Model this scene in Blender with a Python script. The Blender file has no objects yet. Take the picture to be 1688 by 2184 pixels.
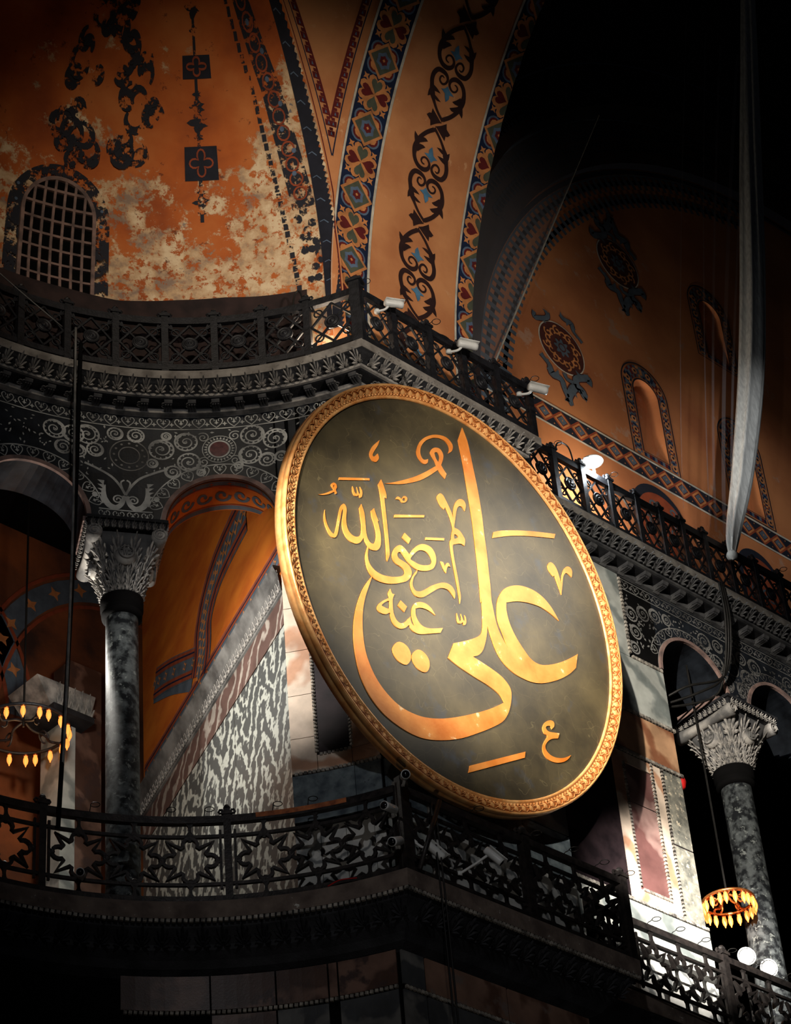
import bpy, math, random
from math import sin, cos, pi, radians as rad, sqrt, atan2
from mathutils import Vector as V, Matrix
from mathutils.geometry import tessellate_polygon
random.seed(7)
SC = bpy.context.scene
COL = SC.collection

# ------------------------------------------------------------------ camera
CAM_ROWS = [[0.734429, -0.6748063, -0.0724611], [0.3741644, 0.4916576, -0.7863039], [0.5662289, 0.550372, 0.613576]]          # right, down, forward of the camera in the world
FPX = 5217.87
cd = bpy.data.cameras.new('camera'); cam = bpy.data.objects.new('camera', cd); COL.objects.link(cam)
r_, d_, f_ = [V(a) for a in CAM_ROWS]
cam.matrix_world = Matrix(((r_.x, -d_.x, -f_.x, 0), (r_.y, -d_.y, -f_.y, 0), (r_.z, -d_.z, -f_.z, 1.6), (0, 0, 0, 1)))
cd.sensor_fit = 'VERTICAL'; cd.sensor_height = 36.0; cd.lens = 36.0 * FPX / 2184.0
cd.clip_start = 0.5; cd.clip_end = 300
SC.camera = cam
# ------------------------------------------------------------------ world, exposure
vs = SC.view_settings
vs.view_transform = 'Standard'; vs.look = 'None'; vs.gamma = 1.0; vs.exposure = 0.0; vs.use_curve_mapping = False
w = bpy.data.worlds.new('world'); SC.world = w; w.use_nodes = True
w.node_tree.nodes['Background'].inputs[0].default_value = (0.55, 0.62, 0.8, 1)
w.node_tree.nodes['Background'].inputs[1].default_value = 0.0035
# ------------------------------------------------------------------ lamps of the place, and added fills with no fixture
def spot(name, loc, to, watt, deg, blend=0.8, col=(1, 1, 1), rad_=0.15):
    l = bpy.data.lights.new(name, 'SPOT'); l.energy = watt; l.spot_size = rad(deg); l.spot_blend = blend; l.color = col; l.shadow_soft_size = rad_
    o = bpy.data.objects.new(name, l); COL.objects.link(o); o.location = loc
    o.rotation_euler = (V(to) - V(loc)).to_track_quat('-Z', 'Y').to_euler()
    return o
def point(name, loc, watt, col=(1, 1, 1), rad_=0.15):
    l = bpy.data.lights.new(name, 'POINT'); l.energy = watt; l.color = col; l.shadow_soft_size = rad_
    o = bpy.data.objects.new(name, l); COL.objects.link(o); o.location = loc
    return o
spot('key_spotlight', (7.0, 7.5, 23.6), (26.0, 21.8, 25.1), 56000, 23, 1.0, (1.0, 0.93, 0.82), 0.12)
spot('wide_fill', (7.5, 7.0, 24.0), (24.5, 22.5, 25.0), 2100, 60, 1.0, (0.95, 0.96, 1.0), 0.3)  # added wide fill, no such lamp seen
spot('nave_spotlight', (34.0, 10.5, 32.9), (24.3, 21.7, 25.2), 4800, 20, 1.0, (1.0, 0.93, 0.8), 0.25)
spot('left_fill', (9.0, 18.0, 25.0), (21.9, 24.5, 24.3), 16000, 21, 1.0, (1.0, 0.96, 0.9), 0.15)  # added spot without a fixture, lifts the gallery bay and pier edge
spot('low_spotlight', (15.0, 9.0, 21.0), (30.3, 23.3, 21.7), 110000, 12, 1.0, (1.0, 0.96, 0.9), 0.1)
spot('floor_fill', (10.0, 8.0, 3.0), (24.3, 22.4, 17.8), 1000, 34, 1.0, (1.0, 0.92, 0.84), 0.2)  # added fill from below for the lower slabs, source unseen
spot('arch_fill', (19.0, 10.0, 25.0), (24.4, 22.8, 32.6), 4500, 40, 1.0, (1.0, 0.9, 0.78), 0.3)  # added fill for the underside of the great arch
spot('conch_fill', (12.5, 15.5, 33.0), (21.8, 24.3, 32.2), 2000, 60, 1.0, (1.0, 0.85, 0.66), 0.3)  # added second light for the half-dome, hung in open space
spot('drape_fill', (25.0, 11.0, 30.0), (34.3, 22.8, 33.6), 3000, 22, 1.0, (0.95, 0.97, 1.0), 0.2)  # added to brighten the white drape, no lamp known there
point('conch_lamp', (22.35, 22.98, 30.25), 42, (1.0, 0.85, 0.66), 0.1)
point('gallery_fill', (19.7, 26.7, 24.6), 240, (1.0, 0.95, 0.86), 0.2)  # hidden light added behind the column for the orange wall
spot('tympanum_spotlight', (29.5, 23.4, 30.4), (32.0, 24.3, 33.6), 600, 110, 1.0, (1.0, 0.86, 0.68), 0.2)
spot('wall_washer', (34.1, 23.75, 30.1), (33.4, 24.2, 33.8), 260, 12, 0.9, (1.0, 0.95, 0.85), 0.02)
spot('side_fill', (9.5, 17.0, 24.3), (26.6, 21.8, 24.3), 42000, 24, 1.0, (1.0, 0.95, 0.88), 0.1)  # added beam to whiten the right side of the roundel frame

# ------------------------------------------------------------------ materials
def nt(name):
    m = bpy.data.materials.new(name); m.use_nodes = True
    t = m.node_tree; b = t.nodes['Principled BSDF']
    return m, t, b
def srgb(c):
    return tuple(((x / 255) / 12.92 if x / 255 <= 0.04045 else ((x / 255 + 0.055) / 1.055) ** 2.4) for x in c) + (1,)
def node(t, kind, **kw):
    n = t.nodes.new(kind)
    for k, v in kw.items():
        if k.startswith('i_'):
            key = k[2:]
            n.inputs[int(key) if key.isdigit() else key].default_value = v
        else: setattr(n, k, v)
    return n
def ramp(t, stops, interp='LINEAR'):
    n = t.nodes.new('ShaderNodeValToRGB'); e = n.color_ramp.elements; n.color_ramp.interpolation = interp
    while len(e) < len(stops): e.new(0.5)
    for k, (p, c) in enumerate(stops): e[k].position = p; e[k].color = c
    return n
def noise(t, co, scale, detail=6, rough=0.55, dist=0.0):
    n = node(t, 'ShaderNodeTexNoise'); n.inputs['Scale'].default_value = scale; n.inputs['Detail'].default_value = detail
    n.inputs['Roughness'].default_value = rough; n.inputs['Distortion'].default_value = dist
    t.links.new(co, n.inputs['Vector']); return n.outputs['Fac']
def mixc(t, fac, a, b, mode='MIX'):
    n = node(t, 'ShaderNodeMix', data_type='RGBA', blend_type=mode)
    for sock, v in ((n.inputs[0], fac), (n.inputs[6], a), (n.inputs[7], b)):
        if hasattr(v, 'is_linked'): t.links.new(v, sock)
        else: sock.default_value = v
    return n.outputs[2]
def math_(t, op, a, b=0.5, clamp=False):
    n = node(t, 'ShaderNodeMath', operation=op, use_clamp=clamp)
    for sock, v in ((n.inputs[0], a), (n.inputs[1], b)):
        if hasattr(v, 'is_linked'): t.links.new(v, sock)
        else: sock.default_value = v
    return n.outputs[0]
def bump(t, b, h, strength, dist=0.02):
    n = node(t, 'ShaderNodeBump'); n.inputs['Strength'].default_value = strength; n.inputs['Distance'].default_value = dist
    t.links.new(h, n.inputs['Height']); t.links.new(n.outputs[0], b.inputs['Normal'])
def co_(t, scale=(1, 1, 1), rot=(0, 0, 0)):
    c = node(t, 'ShaderNodeTexCoord'); mp = node(t, 'ShaderNodeMapping')
    mp.inputs['Scale'].default_value = scale; mp.inputs['Rotation'].default_value = rot
    t.links.new(c.outputs['Object'], mp.inputs[0]); return mp.outputs[0]
def M(name, c1, c2=None, scale=2.0, rough=0.75, metal=0.0, bmp=0.25, bscale=25, lo=0.35, hi=0.65, spec=0.3, stretch=(1, 1, 1), c3=None, s3=9, th3=0.6):
    m, t, b = nt(name); c2 = c2 or tuple(int(x * 0.72) for x in c1)
    co = co_(t, stretch)
    r = ramp(t, [(lo, srgb(c2)), (hi, srgb(c1))]); t.links.new(noise(t, co, scale), r.inputs[0]); col = r.outputs[0]
    if c3:
        rr = ramp(t, [(th3, (0, 0, 0, 1)), (th3 + 0.05, (1, 1, 1, 1))]); t.links.new(noise(t, co, s3, 8, 0.7), rr.inputs[0])
        col = mixc(t, rr.outputs[0], col, srgb(c3))
    t.links.new(col, b.inputs['Base Color'])
    b.inputs['Roughness'].default_value = rough; b.inputs['Metallic'].default_value = metal; b.inputs['Specular IOR Level'].default_value = spec
    if bmp: bump(t, b, noise(t, co, bscale, 5), bmp)
    return m
def paint(name, c, rough=0.8):   # flat wall paint with slight fading
    return M(name, c, tuple(int(x * 0.82) for x in c), 4, rough, bmp=0.08)
def emit(name, c, s):
    m, t, b = nt(name); b.inputs['Base Color'].default_value = srgb(c); b.inputs['Emission Color'].default_value = srgb(c); b.inputs['Emission Strength'].default_value = s
    return m
def veined(name, base, vein, scale, dist, lo, hi, rough=0.35, stretch=(1, 1, 1), c3=None):
    m, t, b = nt(name); co = co_(t, stretch)
    wv = node(t, 'ShaderNodeTexWave', wave_type='BANDS', bands_direction='DIAGONAL'); wv.inputs['Scale'].default_value = scale
    wv.inputs['Distortion'].default_value = dist; wv.inputs['Detail'].default_value = 4; wv.inputs['Detail Scale'].default_value = 1.6
    t.links.new(co, wv.inputs[0])
    r = ramp(t, [(lo, srgb(base)), (hi, srgb(vein))]); t.links.new(wv.outputs['Fac'], r.inputs[0]); col = r.outputs[0]
    r2 = ramp(t, [(0.35, (0.55, 0.55, 0.55, 1)), (0.7, (1, 1, 1, 1))]); t.links.new(noise(t, co, 1.7), r2.inputs[0])
    col = mixc(t, 1.0, col, r2.outputs[0], 'MULTIPLY')
    if c3:
        r3 = ramp(t, [(0.56, (0, 0, 0, 1)), (0.64, (1, 1, 1, 1))]); t.links.new(noise(t, co, 2.6, 5), r3.inputs[0]); col = mixc(t, r3.outputs[0], col, srgb(c3))
    t.links.new(col, b.inputs['Base Color']); b.inputs['Roughness'].default_value = rough; b.inputs['Specular IOR Level'].default_value = 0.4
    bump(t, b, noise(t, co, 30), 0.06)
    return m
MT = {}
MT['orange'] = M('orange_plaster', (208, 142, 92), (184, 116, 72), 0.9, 0.85, bmp=0.12, bscale=14, c3=(214, 158, 112), s3=2.2, th3=0.62)
MT['orange_gal'] = M('gallery_orange_plaster', (216, 122, 36), (190, 92, 26), 0.8, 0.8, bmp=0.1, stretch=(1, 1, 2.5))
MT['tymp'] = M('tympanum_plaster', (204, 132, 82), (168, 100, 62), 0.45, 0.85, bmp=0.1, bscale=12, c3=(186, 140, 112), s3=1.1, th3=0.6)
MT['navy'] = paint('navy_paint', (20, 34, 64)); MT['ltblue'] = paint('pale_blue_paint', (96, 114, 138)); MT['blue'] = paint('blue_paint', (84, 130, 162))
MT['redp'] = paint('oxblood_paint', (104, 30, 30)); MT['greenp'] = paint('olive_paint', (86, 90, 74)); MT['linew'] = paint('offwhite_line_paint', (214, 206, 188))
MT['scroll'] = paint('umber_scroll_paint', (50, 28, 26)); MT['orangep'] = paint('ochre_paint', (212, 138, 82)); MT['greyp'] = paint('slate_paint', (92, 104, 116))
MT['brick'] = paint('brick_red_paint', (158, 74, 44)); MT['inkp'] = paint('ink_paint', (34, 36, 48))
MT['slab'] = M('pale_slab_stone', (150, 144, 136), (104, 98, 92), 3, 0.85, bmp=0.5, bscale=12, c3=(84, 78, 74), s3=5, th3=0.6)
MT['slablow'] = M('worn_brown_slab', (112, 98, 88), (78, 66, 60), 3, 0.85, bmp=0.5, bscale=14, c3=(196, 194, 184), s3=6, th3=0.64)
MT['carve'] = M('light_carved_marble', (168, 162, 154), (96, 94, 92), 2.5, 0.75, bmp=0.25, bscale=30, lo=0.4, hi=0.62)
MT['carvedark'] = M('dark_carved_marble', (44, 44, 47), (22, 22, 24), 3, 0.7, bmp=0.4, bscale=30)  # dark tone of the carved grounds and the lower leaves
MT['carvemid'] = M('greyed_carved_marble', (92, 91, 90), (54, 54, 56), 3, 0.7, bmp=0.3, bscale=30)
MT['iron'] = M('black_painted_iron', (38, 38, 42), (22, 22, 25), 8, 0.5, 0.2, bmp=0.3, bscale=30, c3=(88, 84, 80), s3=22, th3=0.68, spec=0.4)
MT['ironlow'] = M('dark_bronze_iron', (54, 48, 45), (30, 27, 26), 8, 0.45, 0.35, bmp=0.25, bscale=30)
MT['rust'] = M('bare_orange_wood', (190, 110, 62), (120, 64, 38), 6, 0.7)
MT['opus'] = M('black_inlay_marble', (38, 42, 48), (18, 20, 24), 2.5, 0.4, bmp=0.1)
MT['inlay'] = M('white_inlay_marble', (206, 206, 200), (120, 120, 118), 2.2, 0.5, bmp=0.1)
MT['inlaydim'] = M('grey_inlay_marble', (140, 138, 134), (80, 78, 76), 2.2, 0.5, bmp=0.1)
MT['porph'] = M('porphyry', (112, 66, 66), (70, 40, 42), 9, 0.3, bmp=0.05)
MT['pinkstone'] = M('dull_pink_stone', (150, 122, 112), (100, 84, 80), 4, 0.8, bmp=0.3)
MT['pale'] = veined('pale_peach_marble', (226, 204, 182), (188, 142, 112), 0.35, 9, 0.7, 0.95, 0.45)
MT['peach'] = veined('peach_onyx_marble', (206, 160, 122), (150, 98, 70), 0.5, 8, 0.55, 0.95, 0.4)
MT['white'] = veined('white_veined_marble', (214, 212, 204), (132, 134, 132), 0.8, 12, 0.75, 0.97, 0.4)
MT['greym'] = veined('pale_grey_marble', (186, 188, 180), (132, 138, 134), 0.6, 7, 0.6, 0.95, 0.4)
MT['bluegrey'] = M('blue_grey_breccia', (112, 122, 124), (66, 74, 80), 5, 0.4, bmp=0.05, c3=(52, 58, 64), s3=14, th3=0.62)
MT['darkm'] = M('dark_porphyry_panel', (44, 34, 36), (26, 20, 22), 3, 0.35, bmp=0.04)
MT['redm'] = veined('red_marble_panel', (112, 76, 72), (160, 128, 120), 0.3, 10, 0.75, 0.98, 0.35)
MT['greenm'] = M('grey_green_breccia', (150, 146, 132), (92, 92, 86), 6, 0.45, bmp=0.08, c3=(206, 192, 168), s3=9, th3=0.56)
MT['verd'] = M('verd_antique', (88, 92, 92), (26, 28, 30), 6.5, 0.72, bmp=0.05, c3=(126, 130, 126), s3=9, th3=0.58, spec=0.15, lo=0.42, hi=0.6)
MT['redgrey'] = veined('brown_marble_band', (118, 92, 84), (190, 178, 166), 0.9, 10, 0.72, 0.95, 0.45)
MT['lowm'] = veined('dark_brown_marble', (84, 60, 50), (124, 94, 80), 0.5, 9, 0.6, 0.95, 0.35, c3=(66, 50, 46))
MT['lowgrey'] = veined('dark_grey_marble', (74, 75, 76), (112, 110, 106), 0.6, 10, 0.6, 0.95, 0.35)
MT['lowpeach'] = veined('peach_brown_marble', (132, 102, 86), (92, 66, 54), 0.5, 9, 0.5, 0.95, 0.35, c3=(108, 92, 84)); MT['archdark'] = M('shade_darkened_arch', (58, 38, 30), (34, 24, 22), 1.2, 0.9)  # arch colour holds the shade of the side arch faces
MT['joint'] = M('dark_joint', (24, 22, 22), None, 3, 0.9)
MT['rope'] = M('rope_moulding_marble', (168, 160, 148), (70, 66, 62), 8, 0.7)
MT['gilt'] = M('gilded_wood', (244, 184, 116), (216, 138, 72), 5, 0.34, 0.25, bmp=0.2, bscale=22, spec=0.6)
MT['giltdark'] = M('shadowed_gilding', (176, 100, 46), (120, 64, 28), 5, 0.5, 0.2, bmp=0.2, bscale=22)  # crevice shade between the frame leaves put into a darker gilt
MT['gold'] = M('gold_leaf_lettering', (226, 146, 68), (196, 108, 34), 1.6, 0.42, 0.15, bmp=0.06, c3=(240, 200, 148), s3=3.2, th3=0.63)
MT['black'] = M('unlit_black', (14, 13, 13), (8, 8, 8), 2, 0.95, spec=0.05)  # darkness of the unlit depths put into a near-black colour
MT['tarp'] = M('dark_brown_tarpaulin', (54, 38, 36), (34, 24, 24), 3, 0.75, bmp=0.2, bscale=6)
MT['camw'] = M('white_camera_plastic', (222, 222, 218), (190, 190, 186), 3, 0.35, bmp=0)
MT['camb'] = M('camera_lens_black', (16, 16, 18), None, 3, 0.15, bmp=0, spec=0.7)
MT['wire'] = M('dark_wire', (40, 38, 36), None, 5, 0.5, 0.4, bmp=0)
MT['cable'] = M('grey_cable', (130, 128, 124), None, 5, 0.6, bmp=0)
MT['brass'] = M('chandelier_brass', (206, 130, 70), (150, 84, 40), 5, 0.3, 0.8, bmp=0.05)
MT['bulb'] = emit('glowing_lamp_glass', (255, 140, 60), 1.6)
MT['bulbcore'] = emit('lamp_filament', (255, 214, 160), 9.0)
MT['lampface'] = emit('lit_lamp_face', (255, 246, 232), 4.0)
MT['umber'] = paint('umber_red_paint', (84, 40, 34)); MT['polem'] = M('matt_black_pole', (16, 16, 17), None, 5, 0.85, bmp=0, spec=0.05)
MT['redobj'] = M('red_fabric', (190, 24, 22), None, 4, 0.6)
# scratched dark board of the roundel
m, t, b = nt('olive_black_board'); co = co_(t)
r = ramp(t, [(0.3, srgb((46, 41, 32))), (0.55, srgb((74, 65, 46))), (0.75, srgb((94, 82, 56)))]); t.links.new(noise(t, co, 0.9, 8, 0.6), r.inputs[0])
sc_ = node(t, 'ShaderNodeTexVoronoi', feature='DISTANCE_TO_EDGE'); sc_.inputs['Scale'].default_value = 2.2
mp = node(t, 'ShaderNodeMapping'); n1 = node(t, 'ShaderNodeTexNoise'); n1.inputs['Scale'].default_value = 1.4
t.links.new(co, n1.inputs['Vector']); va = node(t, 'ShaderNodeVectorMath', operation='ADD'); t.links.new(co, va.inputs[0]); t.links.new(n1.outputs['Color'], va.inputs[1]); t.links.new(va.outputs[0], sc_.inputs['Vector'])
r2 = ramp(t, [(0.0, (1, 1, 1, 1)), (0.006, (0, 0, 0, 1))]); t.links.new(sc_.outputs['Distance'], r2.inputs[0])
col = mixc(t, math_(t, 'MULTIPLY', r2.outputs[0], 0.12), r.outputs[0], srgb((190, 170, 120)))
r3 = ramp(t, [(0.6, (0, 0, 0, 1)), (0.72, (1, 1, 1, 1))]); t.links.new(noise(t, co, 1.9, 4), r3.inputs[0]); col = mixc(t, math_(t, 'MULTIPLY', r3.outputs[0], 0.5), col, srgb((58, 66, 78)))
r4 = ramp(t, [(0.735, (0, 0, 0, 1)), (0.76, (1, 1, 1, 1))]); t.links.new(noise(t, co, 3.3, 8, 0.7), r4.inputs[0]); col = mixc(t, math_(t, 'MULTIPLY', r4.outputs[0], 0.5), col, srgb((170, 172, 164)))
t.links.new(col, b.inputs['Base Color']); b.inputs['Roughness'].default_value = 0.45; b.inputs['Specular IOR Level'].default_value = 0.4
bump(t, b, noise(t, co, 6, 6), 0.05); MT['board'] = m
# peeling plaster of the conch: ochre paint over grey and cream plaster
m, t, b = nt('peeling_ochre_plaster'); co = co_(t)
sep = node(t, 'ShaderNodeSeparateXYZ'); t.links.new(co, sep.inputs[0])
paintc = ramp(t, [(0.3, srgb((150, 70, 30))), (0.5, srgb((190, 98, 40))), (0.7, srgb((206, 122, 62)))]); t.links.new(noise(t, co, 0.7, 6), paintc.inputs[0])
cream = ramp(t, [(0.38, srgb((150, 126, 108))), (0.5, srgb((206, 170, 130))), (0.62, srgb((232, 206, 168)))]); t.links.new(noise(t, co, 1.8, 8, 0.65), cream.inputs[0])
# how worn: more near the foot of the wall and near its outer edge (damp), in patches
h = math_(t, 'MULTIPLY', math_(t, 'SUBTRACT', 34.9, sep.outputs[2]), 0.075)
e1 = math_(t, 'MULTIPLY', math_(t, 'SUBTRACT', math_(t, 'ADD', sep.outputs[0], math_(t, 'MULTIPLY', math_(t, 'SUBTRACT', sep.outputs[2], 32.0), 0.25)), 22.05), 0.34)
wear = math_(t, 'ADD', math_(t, 'ADD', noise(t, co, 0.85, 9, 0.72), math_(t, 'MAXIMUM', h, -0.06)), math_(t, 'MAXIMUM', e1, 0.0))
rw = ramp(t, [(0.545, (0, 0, 0, 1)), (0.585, (1, 1, 1, 1))]); t.links.new(wear, rw.inputs[0])
fine = ramp(t, [(0.44, (0, 0, 0, 1)), (0.48, (1, 1, 1, 1))]); t.links.new(noise(t, co, 4.6, 9, 0.75), fine.inputs[0])
fac = math_(t, 'MULTIPLY', rw.outputs[0], fine.outputs[0])
col = mixc(t, fac, paintc.outputs[0], cream.outputs[0])
rg = ramp(t, [(0.66, (0, 0, 0, 1)), (0.68, (1, 1, 1, 1))]); t.links.new(noise(t, co, 2.3, 7, 0.7), rg.inputs[0])
col = mixc(t, math_(t, 'MULTIPLY', rg.outputs[0], rw.outputs[0]), col, srgb((118, 112, 112)))
rd = ramp(t, [(0.62, (0, 0, 0, 1)), (0.645, (1, 1, 1, 1))]); t.links.new(noise(t, co, 3.1, 9, 0.75), rd.inputs[0]); col = mixc(t, math_(t, 'MULTIPLY', rd.outputs[0], 0.75), col, srgb((96, 44, 26)))
t.links.new(col, b.inputs['Base Color']); b.inputs['Roughness'].default_value = 0.9
bump(t, b, math_(t, 'ADD', fac, math_(t, 'MULTIPLY', noise(t, co, 12), 0.4)), 0.35, 0.02); MT['conch'] = m
# flaking dark paint: gaps show the wall behind
m, t, b = nt('flaking_dark_paint'); co = co_(t); b.inputs['Base Color'].default_value = srgb((34, 35, 44)); b.inputs['Roughness'].default_value = 0.9
out = t.nodes['Material Output']; tr = node(t, 'ShaderNodeBsdfTransparent'); mx = node(t, 'ShaderNodeMixShader'); rr = ramp(t, [(0.505, (0, 0, 0, 1)), (0.54, (1, 1, 1, 1))])
t.links.new(noise(t, co, 4.2, 9, 0.75), rr.inputs[0]); t.links.new(rr.outputs[0], mx.inputs[0]); t.links.new(b.outputs[0], mx.inputs[1]); t.links.new(tr.outputs[0], mx.inputs[2]); t.links.new(mx.outputs[0], out.inputs[0]); MT['inkworn'] = m
# book-matched zigzag marble
m, t, b = nt('bookmatched_zigzag_marble')
tc = node(t, 'ShaderNodeTexCoord'); sp = node(t, 'ShaderNodeSeparateXYZ'); t.links.new(tc.outputs['UV'], sp.inputs[0])
pp = math_(t, 'PINGPONG', sp.outputs[0], 0.62)
nz = noise(t, tc.outputs['UV'], 1.3, 3, 0.5); nz2 = noise(t, tc.outputs['UV'], 6.5, 2, 0.5)
ph = math_(t, 'ADD', math_(t, 'MULTIPLY', sp.outputs[1], 1.35), math_(t, 'MULTIPLY', pp, 2.6))
ph = math_(t, 'ADD', ph, math_(t, 'MULTIPLY', nz, 2.4)); ph = math_(t, 'ADD', ph, math_(t, 'MULTIPLY', nz2, 1.5))
wv = math_(t, 'SINE', math_(t, 'MULTIPLY', ph, 6.2832), 0)
r = ramp(t, [(0.55, srgb((84, 86, 84))), (0.85, srgb((188, 190, 180)))]); t.links.new(math_(t, 'ADD', math_(t, 'MULTIPLY', wv, 0.5), 0.5), r.inputs[0])
t.links.new(r.outputs[0], b.inputs['Base Color']); b.inputs['Roughness'].default_value = 0.4; MT['zigzag'] = m
# sheer net and white drape
m, t, b = nt('sheer_net'); out = t.nodes['Material Output']; tr = node(t, 'ShaderNodeBsdfTransparent'); df = node(t, 'ShaderNodeBsdfTranslucent'); df.inputs[0].default_value = srgb((190, 190, 196)); d2 = node(t, 'ShaderNodeBsdfDiffuse'); d2.inputs[0].default_value = srgb((190, 190, 196))
ad = node(t, 'ShaderNodeMixShader'); ad.inputs[0].default_value = 0.5; t.links.new(df.outputs[0], ad.inputs[1]); t.links.new(d2.outputs[0], ad.inputs[2])
mx = node(t, 'ShaderNodeMixShader'); mx.inputs[0].default_value = 0.26; t.links.new(tr.outputs[0], mx.inputs[1]); t.links.new(ad.outputs[0], mx.inputs[2]); t.links.new(mx.outputs[0], out.inputs[0]); MT['net'] = m
MT['drape'] = M('white_muslin', (226, 226, 220), (190, 190, 186), 5, 0.9, bmp=0.2, bscale=12, stretch=(4, 4, 0.4))

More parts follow.
